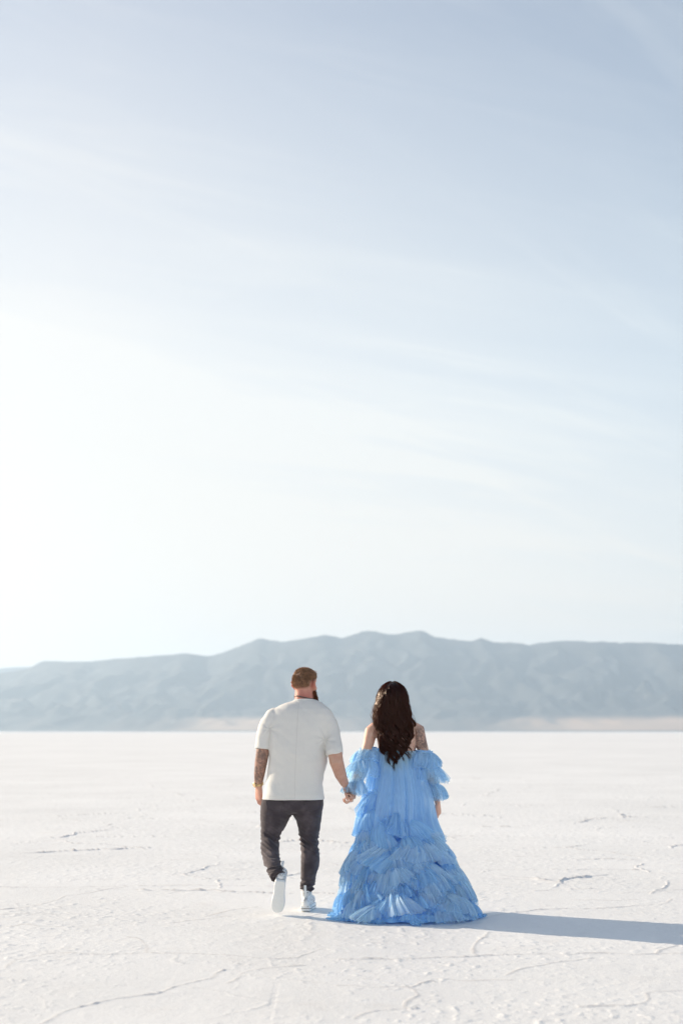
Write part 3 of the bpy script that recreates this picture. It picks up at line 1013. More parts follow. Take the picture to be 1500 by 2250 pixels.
    sh.append(tube(ls + [ls[-1] + V(0.001, 0, .004), ls[-1] + V(.003, 0, .03)], [(.062, .078), (.067, .082), (.063, .078), (.059, .074), (.0575, .073), (.050, .066), (.047, .062)], n=32, round_ends=(True, False)))
    rs = [q(712, 1575, YM), q(722, 1592, YM - .01), q(728, 1612, YM - .02), q(733, 1636, YM - .06), q(735, 1656, YM - .09)]
    sh.append(tube(rs + [rs[-1] + V(0, 0, .004), rs[-1] + V(-.003, 0, .03)], [(.064, .080), (.069, .084), (.067, .080), (.063, .076), (.0615, .075), (.054, .068), (.050, .064)], n=32, round_ends=(True, False)))

    def shirt_fold(co, nr):
        x, y, z = co[:, 0], co[:, 1], co[:, 2]
        zl = (z - np.array(pts[12])[2])
        f = 0.0095 * fbm2(x * 6 + z * 4.5, z * 4 - x * 2.4 + 4, 3) + 0.0060 * (0.35 - np.abs(noise2(x * 7 - z * 9 + 3, z * 3 + x * 2.0))) * np.clip(1 - zl / .5, 0, 1)
        low = np.clip(1 - zl / .38, 0, 1)
        f = f + 0.0065 * low * noise2(x * 14 + 1.5 * z, z * 4.5 + 10) * np.clip(np.abs(x - pts[9].x) / .09, .15, 1)
        # drag lines from the armpits
        for ax, az, sg in ((px2w(592, 1602, YM)[0], px2w(592, 1602, YM)[1], 1), (px2w(714, 1625, YM)[0], px2w(714, 1625, YM)[1], -1)):
            dx, dz = (x - ax) * sg, z - az
            r = np.hypot(dx, dz)
            f = f + 0.0035 * np.exp(-r / .10) * np.sin(np.arctan2(dz, dx) * 7.0 + r * 16)
        # knit hems: a slight dent above the stitching
        f = f - 0.003 * np.exp(-((zl - .022) / .006) ** 2)
        f = f * np.clip(zl / .02, .12, 1)
        return co + nr * f[:, None]
    so, sco = fuse("t_shirt", sh, 0.0050, 4, shirt_m, man, shirt_fold)
    sb = bvh_of(so)
    # centre-back seam and neck rib
    sx = [(656.5, 1541), (655, 1560), (653, 1600), (650.5, 1650), (648.5, 1700), (648, 1755)]
    sp = []
    for k in range(60):
        y = 1541 + (1754 - 1541) * k / 59
        x = np.interp(y, [p[1] for p in sx], [p[0] for p in sx])
        X, Z = px2w(x, y, YM - .14)
        sp.append([(X - .0017, Z), (X - .0005, Z), (X + .0005, Z), (X + .0017, Z)])
    part("back_seam", *sheet_on(sb, sp, -.0002, .0012, YM - 1.3), seam_m, so)
    nk = []
    for k in range(40):
        a = 2 * math.pi * k / 40
        nk.append((a, pts[0] + V(rad[0][0] * .985 * math.cos(a), rad[0][1] * .985 * math.sin(a), -.030 + .026 * 0.5 * (1 - math.sin(a)) + .006)))
    vs, fs = [], []
    for k, (a, p) in enumerate(nk):
        o_ = V(math.cos(a), math.sin(a), 0)
        for j in range(6):
            b = 2 * math.pi * j / 6
            vs.append(p + o_ * .0065 * math.cos(b) + V(0, 0, .0095 * math.sin(b)))
    fs = [tuple(int(i) for i in f) for f in grid_faces(40, 6, True)] + [(39 * 6 + j, 39 * 6 + (j + 1) % 6, (j + 1) % 6, j) for j in range(6)]
    part("neckband", vs, fs, shirt_m, so)
    # chain just above it
    vs = []
    for k in range(60):
        a = 2 * math.pi * k / 60
        p = pts[0] + V(.0735 * math.cos(a) * 1.02, .0735 * math.sin(a), .022 - .012 * math.cos(a) - .03 * max(0, math.sin(a)))
        h = bbv.find_nearest(p)
        p = h[0] + h[1] * .004
        o_ = V(math.cos(a), math.sin(a), 0)
        for j in range(6):
            b = 2 * math.pi * j / 6
            vs.append(p + o_ * .0036 * math.cos(b) + V(0, 0, (.0042 + .001 * (k % 2)) * math.sin(b)))
    fs = [tuple(int(i) for i in f) for f in grid_faces(60, 6, True)] + [(59 * 6 + j, 59 * 6 + (j + 1) % 6, (j + 1) % 6, j) for j in range(6)]
    part("necklace", vs, fs, plain_material("dark_silver", (0.16, 0.14, 0.12), 0.35, 0.8), man)

    # --- jeans
    jr = [(1742, 584, 705, .118), (1756, 577.5, 708.5, .128), (1768, 575, 709, .136), (1777, 574, 708, .130), (1783, 577, 705, .110), (1787, 584, 698, .085)]
    je = [tube([q((a + b) / 2, y, YM - .004) for y, a, b, d in jr], [((b - a) / 2 / 290.0, d) for y, a, b, d in jr], flat=True, n=40, ex=2.4, round_ends=(True, False))]
    ll = [(1770, 608, 33.5, .122, -.004), (1785, 606, 34, .122, 0), (1800, 602, 30.5, .112, .005), (1820, 597, 24.2, .096, .01), (1838, 594, 19.8, .082, .01), (1850, 593.5, 18.4, .076, -.01), (1864, 592.5, 18.6, .072, -.06),
          (1880, 595, 18.2, .070, -.12), (1896, 599, 17.2, .064, -.19), (1910, 604.5, 16.8, .056, -.25), (1921, 608, 15.2, .050, -.285), (1927, 609.5, 15.0, .049, -.31)]
    je.append(tube([q(x, y, YM + dy) for y, x, r, d, dy in ll], [(r / 290, d) for y, x, r, d, dy in ll], n=32, round_ends=(True, False)))
    rl = [(1770, 676, 33, .122, -.004), (1785, 675, 32, .122, 0), (1800, 679, 27.5, .112, .01), (1820, 679, 23.3, .096, .02), (1836, 678.5, 20.8, .084, .03), (1852, 679, 18.4, .076, .035), (1866, 680.5, 18.9, .074, .02),
          (1884, 682, 20.3, .076, .01), (1900, 681, 19.8, .072, .01), (1920, 678, 16.8, .064, .02), (1938, 676, 14.8, .058, .03), (1948, 675.3, 14.6, .057, .03), (1952, 675, 14.2, .054, .03), (1957, 675, 13.6, .053, .03)]
    je.append(tube([q(x, y, YM + dy) for y, x, r, d, dy in rl], [(r / 290, d) for y, x, r, d, dy in rl], n=32, round_ends=(True, False)))
    kz = q(0, 1852, YM).z
    az = q(0, 1952, YM).z

    def jean_fold(co, nr):
        x, y, z = co[:, 0], co[:, 1], co[:, 2]
        left = x < q(643, 1800, YM).x
        kn = np.exp(-((z - kz) / .085) ** 2)
        an = np.where(left, np.exp(-((z - q(0, 1908, YM - .25).z) / .085) ** 2), np.exp(-((z - az) / .075) ** 2))
        w_ = x * 3.0 + 3.2 * (y - YM) + 0.9 * noise2(x * 9, z * 7)
        f = kn * .021 * (.42 - 1.5 * np.abs(noise2(w_ * 1.2 + 3, z * 22 + 16 * x))) + an * .017 * (.42 - 1.5 * np.abs(noise2(w_ * 1.3 + 13, z * 27 - 9 * x)))
        f = f + .0035 * fbm2(x * 9 + 4 * z, z * 11 - y * 4, 3) + .0045 * np.exp(-((z - q(0, 1790, YM).z) / .05) ** 2) * noise2(x * 9, z * 45 + x * 18)
        # the cuffs flare a little
        return co + nr * f[:, None]
    jo, jco = fuse("jeans", je, 0.0048, 6, jean_m, man, jean_fold)
    jb = bvh_of(jo)
    pk_m = cloth_material("pocket_denim", (0.070, 0.057, 0.062), 0.85, 900.0, 0.35, 0.0, (0.12, 0.10, 0.105), 0.5)
    for (a, b, c, d, e) in (((585, 1761), (622, 1763), (622, 1777), (604, 1783), (588, 1777)), ((668, 1763), (705, 1760), (702, 1776), (688, 1783), (671, 1778))):
        W_ = lambda p: px2w(p[0], p[1], YM - .13)
        top_l, top_r, bot_r, tip, bot_l = map(W_, (a, b, c, d, e))
        g = []
        for i in range(10):
            t = i / 9
            row = []
            for j in range(12):
                s_ = j / 11
                zt = top_l[1] + (top_r[1] - top_l[1]) * s_
                zb = np.interp(s_, [0, .5, 1], [bot_l[1], tip[1], bot_r[1]])
                xl = top_l[0] + (bot_l[0] - top_l[0]) * t; xr = top_r[0] + (bot_r[0] - top_r[0]) * t
                row.append((xl + (xr - xl) * s_, zt + (zb - zt) * t))
            g.append(row)
        part("back_pocket", *sheet_on(jb, g, .0005, .0028, YM - 1.3), pk_m, jo)

    # --- high-top sneakers
    m_up, t, o = new_mat("printed_white_leather")
    g = t.add('ShaderNodeNewGeometry')
    n = t.noise(g.outputs['Position'], 24.0, 3.0, 0.55, 2.2)
    ln = t.maprange(t.math('ABSOLUTE', t.math('SUBTRACT', t.math('FRACT', t.math('MULTIPLY', n, 6.0)), 0.5)), 0.09, 0.18, 1.0, 0.0)
    pt = t.maprange(t.noise(g.outputs['Position'], 15.0, 2.0, 0.5), 0.42, 0.50, 0.0, 1.0)
    c = t.mix(t.math('MULTIPLY', ln, pt), (0.78, 0.78, 0.77, 1), (0.06, 0.055, 0.05, 1))
    principled(t, o, c, 0.5)
    m_sole = plain_material("white_rubber", (0.74, 0.76, 0.76), 0.6)
    m_band = plain_material("dark_rubber_line", (0.10, 0.075, 0.065), 0.6)

    def shoe(M, label):
        A = lambda x, y, z: M @ V(x, y, z)
        prof = [(-.005, .030, .010), (.010, .037, .0), (.045, .0385, 0), (.09, .037, 0), (.13, .0395, 0), (.18, .0465, 0), (.22, .047, 0), (.25, .041, 0), (.272, .028, 0), (.282, .012, 0)]
        up = [tube([A(0.0, y, .062 + .0 * k) for k, (y, w_, _) in enumerate(prof[:-1])], [(w_ * .93, h) for (y, w_, _), h in zip(prof[:-1], (.040, .046, .050, .050, .048, .040, .034, .028, .020))], hint=M.to_3x3() @ V(1, 0, 0), n=24, ex=2.5)]
        up.append(tube([A(0, .052, .05), A(0, .048, .09), A(0, .045, .130), A(0, .043, .160), A(0, .043, .163), A(0, .043, .145)], [(.036, .050), (.0375, .050), (.039, .050), (.041, .051), (.034, .044), (.031, .040)], hint=M.to_3x3() @ V(1, 0, 0), n=24, ex=2.3, round_ends=(True, False)))
        uo, _ = fuse("sneaker", up, .0040, 3, m_up, man)
        if label:
            uo['label'] = label
        # sole: rounded slab with a dark line round its middle
        vs, fs = [], []
        lv = [(0.0, .93), (.004, 1.0), (.016, 1.03), (.018, 1.045), (.022, 1.045), (.024, 1.03), (.036, 1.02), (.040, .96)]
        outline = [(w_, y) for y, w_, _ in prof] + [(-w_, y) for y, w_, _ in reversed(prof)]
        nO = len(outline)
        for z, s_ in lv:
            for xx, yy in outline:
                vs.append(A(xx * s_, .135 + (yy - .135) * (1 + (s_ - 1) * .5), z))
        fs = []
        for r in range(len(lv) - 1):
            for k in range(nO):
                fs.append((r * nO + k, r * nO + (k + 1) % nO, (r + 1) * nO + (k + 1) % nO, (r + 1) * nO + k))
        fs.append(tuple(reversed(range(nO)))); fs.append(tuple((len(lv) - 1) * nO + k for k in range(nO)))
        s_o = part("sole", vs, fs, m_sole, uo, smooth=False)
        s_o.data.materials.append(m_band)
        for p in s_o.data.polygons:
            if 3 * nO <= p.index < 4 * nO:
                p.material_index = 1
        # pull tab and heel strip
        strip = [(.033, -.0125), (.06, -.0085), (.09, -.0065), (.12, -.0095), (.142, -.024), (.152, -.033), (.170, -.037), (.188, -.037)]
        vs, fs = [], []
        for z, y in strip:
            for dx, dy in ((-.0085, 0), (.0085, 0), (.0085, .005), (-.0085, .005)):
                vs.append(A(dx, y + dy, z))
        for r in range(len(strip) - 1):
            for k in range(4):
                fs.append((r * 4 + k, r * 4 + (k + 1) % 4, r * 4 + 4 + (k + 1) % 4, r * 4 + 4 + k))
        fs.append((3, 2, 1, 0)); b_ = (len(strip) - 1) * 4; fs.append((b_, b_ + 1, b_ + 2, b_ + 3))
        part("pull_tab", vs, fs, m_sole, uo, smooth=False)
    # planted right foot, toes a little outwards
    hx, hy = px2w(671.5, 2003, YM)[0], YM - .005
    shoe(Matrix.Translation(V(hx, hy, 0.004)) @ Matrix.Rotation(math.radians(-6), 4, 'Z'), None)
    # lifted left foot: toes down, sole towards the camera
    pitch = math.radians(56)
    tdir = V(-.10, math.cos(pitch), -math.sin(pitch)).normalized()
    up_ = V(0.06, math.sin(pitch), math.cos(pitch))
    up_ = (up_ - tdir * tdir.dot(up_)).normalized()
    sx_ = tdir.cross(up_).normalized()
    M = Matrix((sx_, tdir, up_)).transposed().to_4x4()
    heel = q(615.5, 1938, YM - .365)
    M.translation = heel
    shoe(M, None)

    # --- watch
    wm = plain_material("gold_metal", (0.56, 0.42, 0.24), 0.45, 0.85)
    wc = la[-1] + (lw - la[-1]) * .35
    ax = (lw - la[-1]).normalized()
    s1 = (V(1, 0, 0) - ax * ax.x).normalized(); s2 = ax.cross(s1)
    vs = []
    for k in range(28):
        a = 2 * math.pi * k / 28
        rdir = s1 * math.cos(a) + s2 * math.sin(a)
        rr_ = .0318 + .0012 * (k % 2)
        for dr, dz in ((0, -.010), (.004, -.008), (.0045, .008), (0, .010)):
            vs.append(wc + rdir * (rr_ + dr) + ax * dz)
    fs = [tuple(int(i) for i in f) for f in grid_faces(28, 4, True)] + [(27 * 4 + j, 27 * 4 + (j + 1) % 4, (j + 1) % 4, j) for j in range(4)]
    wo = part("wristwatch", vs, fs, wm, man, smooth=False)
    fd = (s1 * -.75 + s2 * .6).normalized()
    part("watch_case", *tube([wc + fd * .032, wc + fd * .040, wc + fd * .042], [.019, .019, .016], n=20, round_ends=(False, False), hint=ax), wm, wo, smooth=False)

    # --- short hair: a close cap that fades at the sides, and longer tufts on top
    hair_m = hair_material("light_brown_hair", (0.31, 0.185, 0.115), (0.85, 0.52, 0.26), 0.32, 0.42)
    rnd = random.Random(3)
    paths, rads = [], []
    tries = 0
    while len(paths) < 5200 and tries < 40000:
        tries += 1
        th = rnd.uniform(0, 2 * math.pi); cz = rnd.uniform(-.45, 1)
        sr = math.sqrt(max(0, 1 - cz * cz))
        dl = V(sr * math.cos(th), sr * math.sin(th), cz)          # local direction, +y is the face
        # hairline: nape line rising from behind the ears, temples, forehead
        fr = dl.y
        hl = -.36 if fr < -.55 else (-.36 + (fr + .55) * 0.55 if fr < 0 else -.06 + fr * 0.85)
        side = abs(dl.x)
        if dl.z < hl + .03 * math.sin(th * 9):
            continue
        if side > .66 and dl.z < .26 and -.50 < fr < .35:
            continue
        hit = bbv.ray_cast(Vector(head_c) + R @ (dl * .2) + V(0, 0, .02), -(R @ dl))
        if hit[0] is None:
            continue
        p, nn = hit[0], hit[1]
        top = max(0, min(1, (dl.z - .35) / .4))
        fade = max(0.12, min(1, (dl.z - hl) / .42))
        ln_ = (.005 + .010 * fade) * (1 - top) + (.026 + .022 * max(0, dl.y + .2)) * top
        if side > .72 and dl.z < .45:
            ln_ *= .55
            if fr > -.25 and rnd.random() < .55:
                continue
        # combed down at the back, forward and up on top with a lift at the forehead
        comb = R @ V(dl.x * .25, .85 * top + .1, -.9 * (1 - top) + .30 * top + .55 * max(0, dl.y) * top)
        tang = comb - nn * comb.dot(nn)
        tang = tang.normalized() if tang.length > 1e-3 else nn
        jit = V(rnd.gauss(0, .13), rnd.gauss(0, .13), rnd.gauss(0, .13))
        lift = .22 + .40 * top
        d1 = (tang + nn * lift + jit).normalized(); d2 = (tang * 1.1 + nn * lift * .6 + jit).normalized()
        ln_ *= rnd.uniform(.75, 1.25)
        paths.append([p - nn * .003, p + d1 * ln_ * .5, p + d1 * ln_ * .5 + d2 * ln_ * .5])
        rads.append(rnd.uniform(.0014, .0024) * (.8 + .5 * top))
    v, f = strands(paths, rads, 3)
    part("hair", v, f, hair_m, man)

    # --- beard
    beard_m = hair_material("dark_brown_beard", (0.15, 0.062, 0.034), (0.7, 0.3, 0.12), 0.25, 0.45)
    core = []
    for s in (1, -1):
        core.append(tube([L(s * .070, .020, -.030), L(s * .064, .034, -.065), L(s * .048, .060, -.100), L(s * .02, .085, -.120)], [(.008, .012), (.013, .02), (.020, .024), (.026, .026)], n=12))
    core += [ball(L(0, .082, -.122), (.040, .034, .040), R), tube([L(-.032, .090, -.050), L(0, .100, -.043), L(.032, .090, -.050)], [.006, .007, .006], n=8)]
    bd, bdc = fuse("beard", core, .005, 2, beard_m, man, lambda co, nr: co + nr * (.004 * fbm2(co[:, 0] * 60 + co[:, 1] * 40, co[:, 2] * 40, 2))[:, None])
    vv = np.array([tuple(v_.co) for v_ in bd.data.vertices]); nn_ = np.array([tuple(v_.normal) for v_ in bd.data.vertices])
    pick = RNG.choice(len(vv), min(1500, len(vv)), replace=False)
    paths = []
    for i in pick:
        d = nn_[i] * .6 + np.array([0, 0, -.9]) + RNG.normal(0, .22, 3)
        ln_ = RNG.uniform(.010, .022)
        paths.append([vv[i] - nn_[i] * .003, vv[i] + d * ln_ * .5, vv[i] + (d + np.array([0, 0, -.3])) * ln_])
    v, f = strands(paths, [.0013] * len(paths), 3)
    mesh_obj("whiskers", v, f, beard_m, bd)
    return man


build_man()


# ----------------------------------------------------------------- the woman and her tulle gown
YW = 10.90


def tulle_material(name, col, clear, trans=0.45, hem=0.0):
    m, t, o = new_mat(name)
    uv = t.add('ShaderNodeUVMap'); uv.uv_map = 'weave'
    mp_ = t.add('ShaderNodeMapping'); mp_.inputs['Scale'].default_value = (1.0, 0.05, 1.0)
    t.link(uv.outputs[0], mp_.inputs[0])
    n = t.noise(mp_.outputs[0], 80.0, 3.0, 0.6)
    n2 = t.noise(mp_.outputs[0], 40.0, 3.0, 0.6)
    k = t.maprange(t.math('ADD', t.math('MULTIPLY', n, 0.55), t.math('MULTIPLY', n2, 0.45)), 0.32, 0.68, 0.0, 1.0, True)
    light = tuple(min(1.0, c * 0.55 + 0.45) for c in col)
    c = t.mix(t.math('MULTIPLY', k, 0.24), (*col, 1), (*light, 1))
    d = t.add('ShaderNodeBsdfDiffuse'); t.val(d.inputs['Color'], c)
    tr = t.add('ShaderNodeBsdfTranslucent'); t.val(tr.inputs['Color'], c)
    mx = t.add('ShaderNodeMixShader'); mx.inputs[0].default_value = trans
    t.link(d.outputs[0], mx.inputs[1]); t.link(tr.outputs[0], mx.inputs[2])
    shn = t.add('ShaderNodeBsdfSheen'); shn.inputs['Color'].default_value = (0.93, 0.96, 1.0, 1); shn.inputs['Roughness'].default_value = 0.45
    mxs = t.add('ShaderNodeMixShader'); mxs.inputs[0].default_value = 0.015
    t.link(mx.outputs[0], mxs.inputs[1]); t.link(shn.outputs[0], mxs.inputs[2]); mx = mxs
    tp = t.add('ShaderNodeBsdfTransparent')
    tp.inputs['Color'].default_value = (*[0.75 + 0.25 * c_ for c_ in col], 1)
    mx2 = t.add('ShaderNodeMixShader')
    # the net is denser where it is gathered into folds
    lay = t.add('ShaderNodeLayerWeight'); lay.inputs['Blend'].default_value = 0.35
    f = t.math('SUBTRACT', clear, t.math('ADD', t.math('MULTIPLY', k, clear * 0.25), t.math('MULTIPLY', lay.outputs['Facing'], clear * 0.75)), True)
    sx_ = t.add('ShaderNodeSeparateXYZ'); t.link(uv.outputs[0], sx_.inputs[0])
    thin = t.maprange(sx_.outputs[1], 0.45, 1.0, 0.0, hem, True)
    f = t.math('ADD', f, t.math('MULTIPLY', thin, t.maprange(n2, 0.30, 0.70, 1.0, 0.85)), True)
    t.link(f, mx2.inputs[0]); t.link(mx.outputs[0], mx2.inputs[1]); t.link(tp.outputs[0], mx2.inputs[2])
    t.link(mx2.outputs[0], o.inputs['Surface'])
    return m


def set_uv(o, nr, nc, su=1.0, sv=1.0, wrap=False):
    me = o.data
    uvl = me.uv_layers.new(name='weave')
    li = np.empty(len(me.loops), np.int32); me.loops.foreach_get('vertex_index', li)
    u = (li % nc) / (nc - 1.0) * su; v = (li // nc) / (nr - 1.0) * sv
    uvl.data.foreach_set('uv', np.stack([u, v], -1).ravel().astype(np.float32))


# profile of the gown below its ruffles: row of the photograph, centre and half width in its pixels, centre depth
GOWN = [(2040, 893, 136, -.51), (2018, 896, 137, -.51), (2003, 895, 132, -.49), (1960, 890, 112, -.385), (1900, 881, 91, -.27), (1840, 872, 73, -.18), (1800, 869, 67, -.13), (1750, 872, 61, -.07), (1700, 872, 51, -.02), (1670, 871, 45, 0.0), (1642, 871, 41, .01)]
GY = YW + np.array([g[3] for g in GOWN])
GZ = np.array([px2w(g[1], g[0], y_)[1] for g, y_ in zip(GOWN, GY)])
GX = np.array([px2w(g[1], g[0], y_)[0] for g, y_ in zip(GOWN, GY)])
GH = np.array([px2w(g[1] + g[2], g[0], y_)[0] - px2w(g[1], g[0], y_)[0] for g, y_ in zip(GOWN, GY)])


def gown_c(z):
    return np.interp(z, GZ, GX), np.interp(z, GZ, GY), np.interp(z, GZ, GH)


def gown_p(th, z, off=0.0):
    cx, cy, hw = gown_c(z)
    dep = np.where(z > .85, .72 + (1.01 - np.clip(z, .85, 1.01)) * 1.4, .95)
    return np.stack([cx + (hw + off) * np.sin(th), cy - (hw * dep + off) * np.cos(th), z + 0 * th], -1)


def z_at(py, th):
    """Height whose point on the gown at angle th falls on the photograph's row py."""
    z = 0.5
    for _ in range(6):
        cx, cy, hw = gown_c(z)
        Y = float(cy - hw * 1.02 * math.cos(th))
        z = px2w(880, py, Y)[1]
    return max(z, 0.02)


def ruffle_sheet(Pu, Du, Nu, Tu, L, pleats, amp, bulge, flare, fan, width, rng, nv=18, header=.10, droop=0.0, floor=None, ragged=.10):
    """A gathered strip: seam points Pu with down, outward and along directions."""
    nu = len(Pu)
    u = np.linspace(0, 1, nu)
    ph0 = rng.uniform(0, 50)
    phase = 2 * np.pi * pleats * (u + .025 * noise2(u * 6 + ph0, u * 0 + 1)) + 2.2 * noise2(u * pleats * .5 + ph0, u * 0)
    strength = np.clip(.75 + .9 * noise2(u * pleats * .45 + ph0 * 2, u * 0 + 7), .25, 1.6)
    hem = 1 + ragged * noise2(u * pleats * .8 + ph0, u * 0 + 3) + ragged * .7 * noise2(u * pleats * 3.1 + ph0, u * 0 + 5) + .10 * noise2(u * 2.2 + ph0, u * 0 + 9)
    edge = np.clip(np.minimum(u, 1 - u) / .10, 0, 1) ** .6
    rows = []
    vs = np.concatenate([[-header, -header * .5], np.linspace(0, 1, nv)])
    for v in vs:
        d = v * L * (hem if v > 0 else 1.0) * (.80 + .20 * edge)
        vp = max(v, 0.0)
        a = amp * (.16 + .84 * vp ** .75) if v >= 0 else amp * .22
        o = bulge * math.sin(math.pi * min(vp ** .75 * .66, 1)) + flare * vp ** 2 + (.006 if v < 0 else .0)
        w1 = np.sin(phase) * strength + .35 * np.sin(phase * 2.37 + 1.3) + .22 * np.sin(phase * 4.1 + 2.0 + 3 * vp) + .8 * noise2(u * 5 + ph0, u * 0 + vp * 1.5)
        w2 = np.cos(phase + .5) * strength
        o = o + a * w1
        tshift = (u - .5) * fan * vp * width + a * .75 * w2
        D = Du.copy()
        if droop:
            D = D + np.array([0, 0, -droop * vp])[None]
            D /= np.linalg.norm(D, axis=1)[:, None]
        pos = Pu + D * d[:, None] if not np.isscalar(d) else Pu + D * d
        pos = pos + Nu * o[:, None] + Tu * tshift[:, None]
        if floor is not None:
            low = floor + .006 + .012 * np.abs(w1)
            under = pos[:, 2] < low
            pos[under] += Nu[under] * np.clip((low[under] - pos[under, 2]) * .7, 0, .06)[:, None]
            pos[:, 2] = np.maximum(pos[:, 2], low)
        rows.append(pos)
    return np.stack(rows, 0)


def add_ruffle(G, mat, parent, name="ruffle", flip=False):
    nr, nc = G.shape[:2]
    off = np.array(root_loc(parent))
    o = mesh_obj(name, G.reshape(-1, 3) - off, grid_faces(nr, nc), mat, parent)
    set_uv(o, nr, nc, nc / 150.0, 1.0)
    return o


def fan(p, d, n, L, w0, w1, puff, folds, amp, rng, nu=56, nv=15, floor=None):
    """One gathered plume of a ruffle: pinched at p, spreading along d, puffing out along n."""
    d = d / np.linalg.norm(d); n = n - d * (n @ d); n = n / np.linalg.norm(n)
    s = np.cross(d, n)
    u = np.linspace(-1, 1, nu); ph = rng.uniform(0, 60)
    wv = folds * u + .8 * noise2(u * 1.6 + ph, u * 0)
    st = np.clip(.8 + .8 * noise2(u * 3.1 + ph, u * 0 + 5), .3, 1.5)
    w1a = np.sin(wv * np.pi + ph) * st + .40 * np.sin(wv * np.pi * 2.6 + 2 * ph) + .24 * np.sin(wv * np.pi * 5.3 + ph)
    w2a = np.cos(wv * np.pi + ph + .6) * st
    hem = 1 - .20 * u * u + .07 * noise2(u * 2.4 + ph, u * 0 + 3) + .022 * noise2(u * 9 + ph, u * 0 + 8)
    bend = rng.uniform(-.25, .25)
    rows = []
    for v in np.concatenate([[-.10, -.04], np.linspace(0, 1, nv)]):
        vp = max(v, 0.0)
        half = .5 * (w0 + (w1 - w0) * vp ** .85) if v >= 0 else .5 * w0 * (1 - v * 2.0)
        lat = u * half + amp * .8 * vp * w2a + bend * L * vp * vp
        o = puff * math.sin(math.pi * min(vp ** .7 * .64, 1)) * (1 - .62 * u * u) + amp * (.20 + .80 * vp ** .7) * w1a
        if v < 0:
            o = o + .010 * (-v / .1)
        q_ = p[None] + d[None] * (v * L * hem)[:, None] + s[None] * lat[:, None] + n[None] * o[:, None]
        q_[:, 2] -= .10 * L * vp * vp
        if floor is not None:
            low = floor + .004 + .012 * np.abs(w1a)
            under = q_[:, 2] < low
            q_[under] += n[None] * np.clip((low[under] - q_[under, 2]) * .6, 0, .05)[:, None]
            q_[:, 2] = np.maximum(q_[:, 2], low)
        rows.append(q_)
    return np.stack(rows, 0)


def add_fans(grids, mat, parent, name="ruffle"):
    """The plumes of one ruffle as one mesh."""
    off = np.array(root_loc(parent))
    vs, fs, uv, base = [], [], [], 0
    for G in grids:
        nr, nc = G.shape[:2]
        vs.append(G.reshape(-1, 3)); fs.append(grid_faces(nr, nc) + base); base += nr * nc
        uu, vv = np.meshgrid(np.linspace(0, .45, nc) + (base % 977) * .13, np.linspace(0, 1, nr))
        uv.append(np.stack([uu, vv], -1).reshape(-1, 2))
    o = mesh_obj(name, np.concatenate(vs) - off, np.concatenate(fs), mat, parent)
    U = np.concatenate(uv)
    li = np.empty(len(o.data.loops), np.int32); o.data.loops.foreach_get('vertex_index', li)
    o.data.uv_layers.new(name='weave').data.foreach_set('uv', U[li].ravel().astype(np.float32))
    return o


def skirt_ruffle(th0, span, py, L, rng, mat, parent, slant=0.0, sag=0.0, puff=.05, step=.085, off=.0, w1=.20, amp=.010, pool=None):
    th0r, sp = math.radians(th0), math.radians(span)
    z0 = z_at(py, th0r) if py > 10 else py
    hw = float(gown_c(z0)[2])
    cnt = max(2, int(round(hw * sp / step)))
    grids = []
    for k in range(cnt):
        u = (k + .5) / cnt - .5 + rng.uniform(-.25, .25) / cnt
        th = th0r + u * sp
        z = max(z0 + slant * u + sag * (1 - 4 * u * u) + rng.uniform(-.045, .045), .035)
        o_ = off + rng.uniform(-.012, .034)
        p_ = gown_p(np.array([th]), np.array([z]), o_)[0]
        dn = gown_p(np.array([th]), np.array([z - .03]), o_)[0] - p_
        tg = gown_p(np.array([th + .02]), np.array([z]), o_)[0] - p_
        dn = dn / np.linalg.norm(dn); tg = tg / np.linalg.norm(tg)
        nr_ = np.cross(tg, dn); rad = np.array([math.sin(th), -math.cos(th), 0.0])
        nr_ = nr_ * np.sign(nr_ @ rad)
        tl = max(-.62, min(.62, math.radians(rng.normal(0, 20)) - slant * .9)) * (1.0 if abs(th) < .95 else .35)
        d_ = dn * math.cos(tl) + tg * math.sin(tl) + nr_ * rng.uniform(.0, .22)
        k_ = rng.uniform(.68, 1.35)
        grids.append(fan(p_, d_, nr_, L * rng.uniform(.82, 1.18), rng.uniform(.05, .09), w1 * k_, puff * rng.uniform(.6, 1.35), rng.uniform(2.2, 4.2), amp * rng.uniform(.7, 1.3), rng, floor=0.0))
    if pool is not None:
        pool += grids
        return None
    return add_fans(grids, mat, parent)


def limb_ruffle(c, axis, r0, L, rng, mat, parent, out, cnt, w1, puff=.03, amp=.010, tilt=0.0):
    axis = Vector(axis).normalized()
    s1 = (V(1, 0, 0) - axis * axis.x).normalized(); s2 = axis.cross(s1)
    grids = []
    for k in range(cnt):
        a = 2 * math.pi * (k + rng.uniform(-.2, .2)) / cnt
        rd = s1 * math.cos(a) + s2 * math.sin(a)
        p_ = Vector(c) + rd * r0 + axis * (tilt * math.cos(a) + rng.uniform(-.006, .006))
        tg = axis.cross(rd)
        d_ = axis * .85 + rd * out * rng.uniform(.7, 1.3) + tg * rng.normal(0, .16) + V(0, 0, -.25)
        grids.append(fan(np.array(p_), np.array(d_), np.array(rd), L * rng.uniform(.85, 1.15), 2 * math.pi * r0 / cnt * 1.35, w1 * rng.uniform(.85, 1.2), puff * rng.uniform(.7, 1.3), rng.uniform(2.2, 4.0), amp * rng.uniform(.7, 1.3), rng))
    return add_fans(grids, mat, parent)


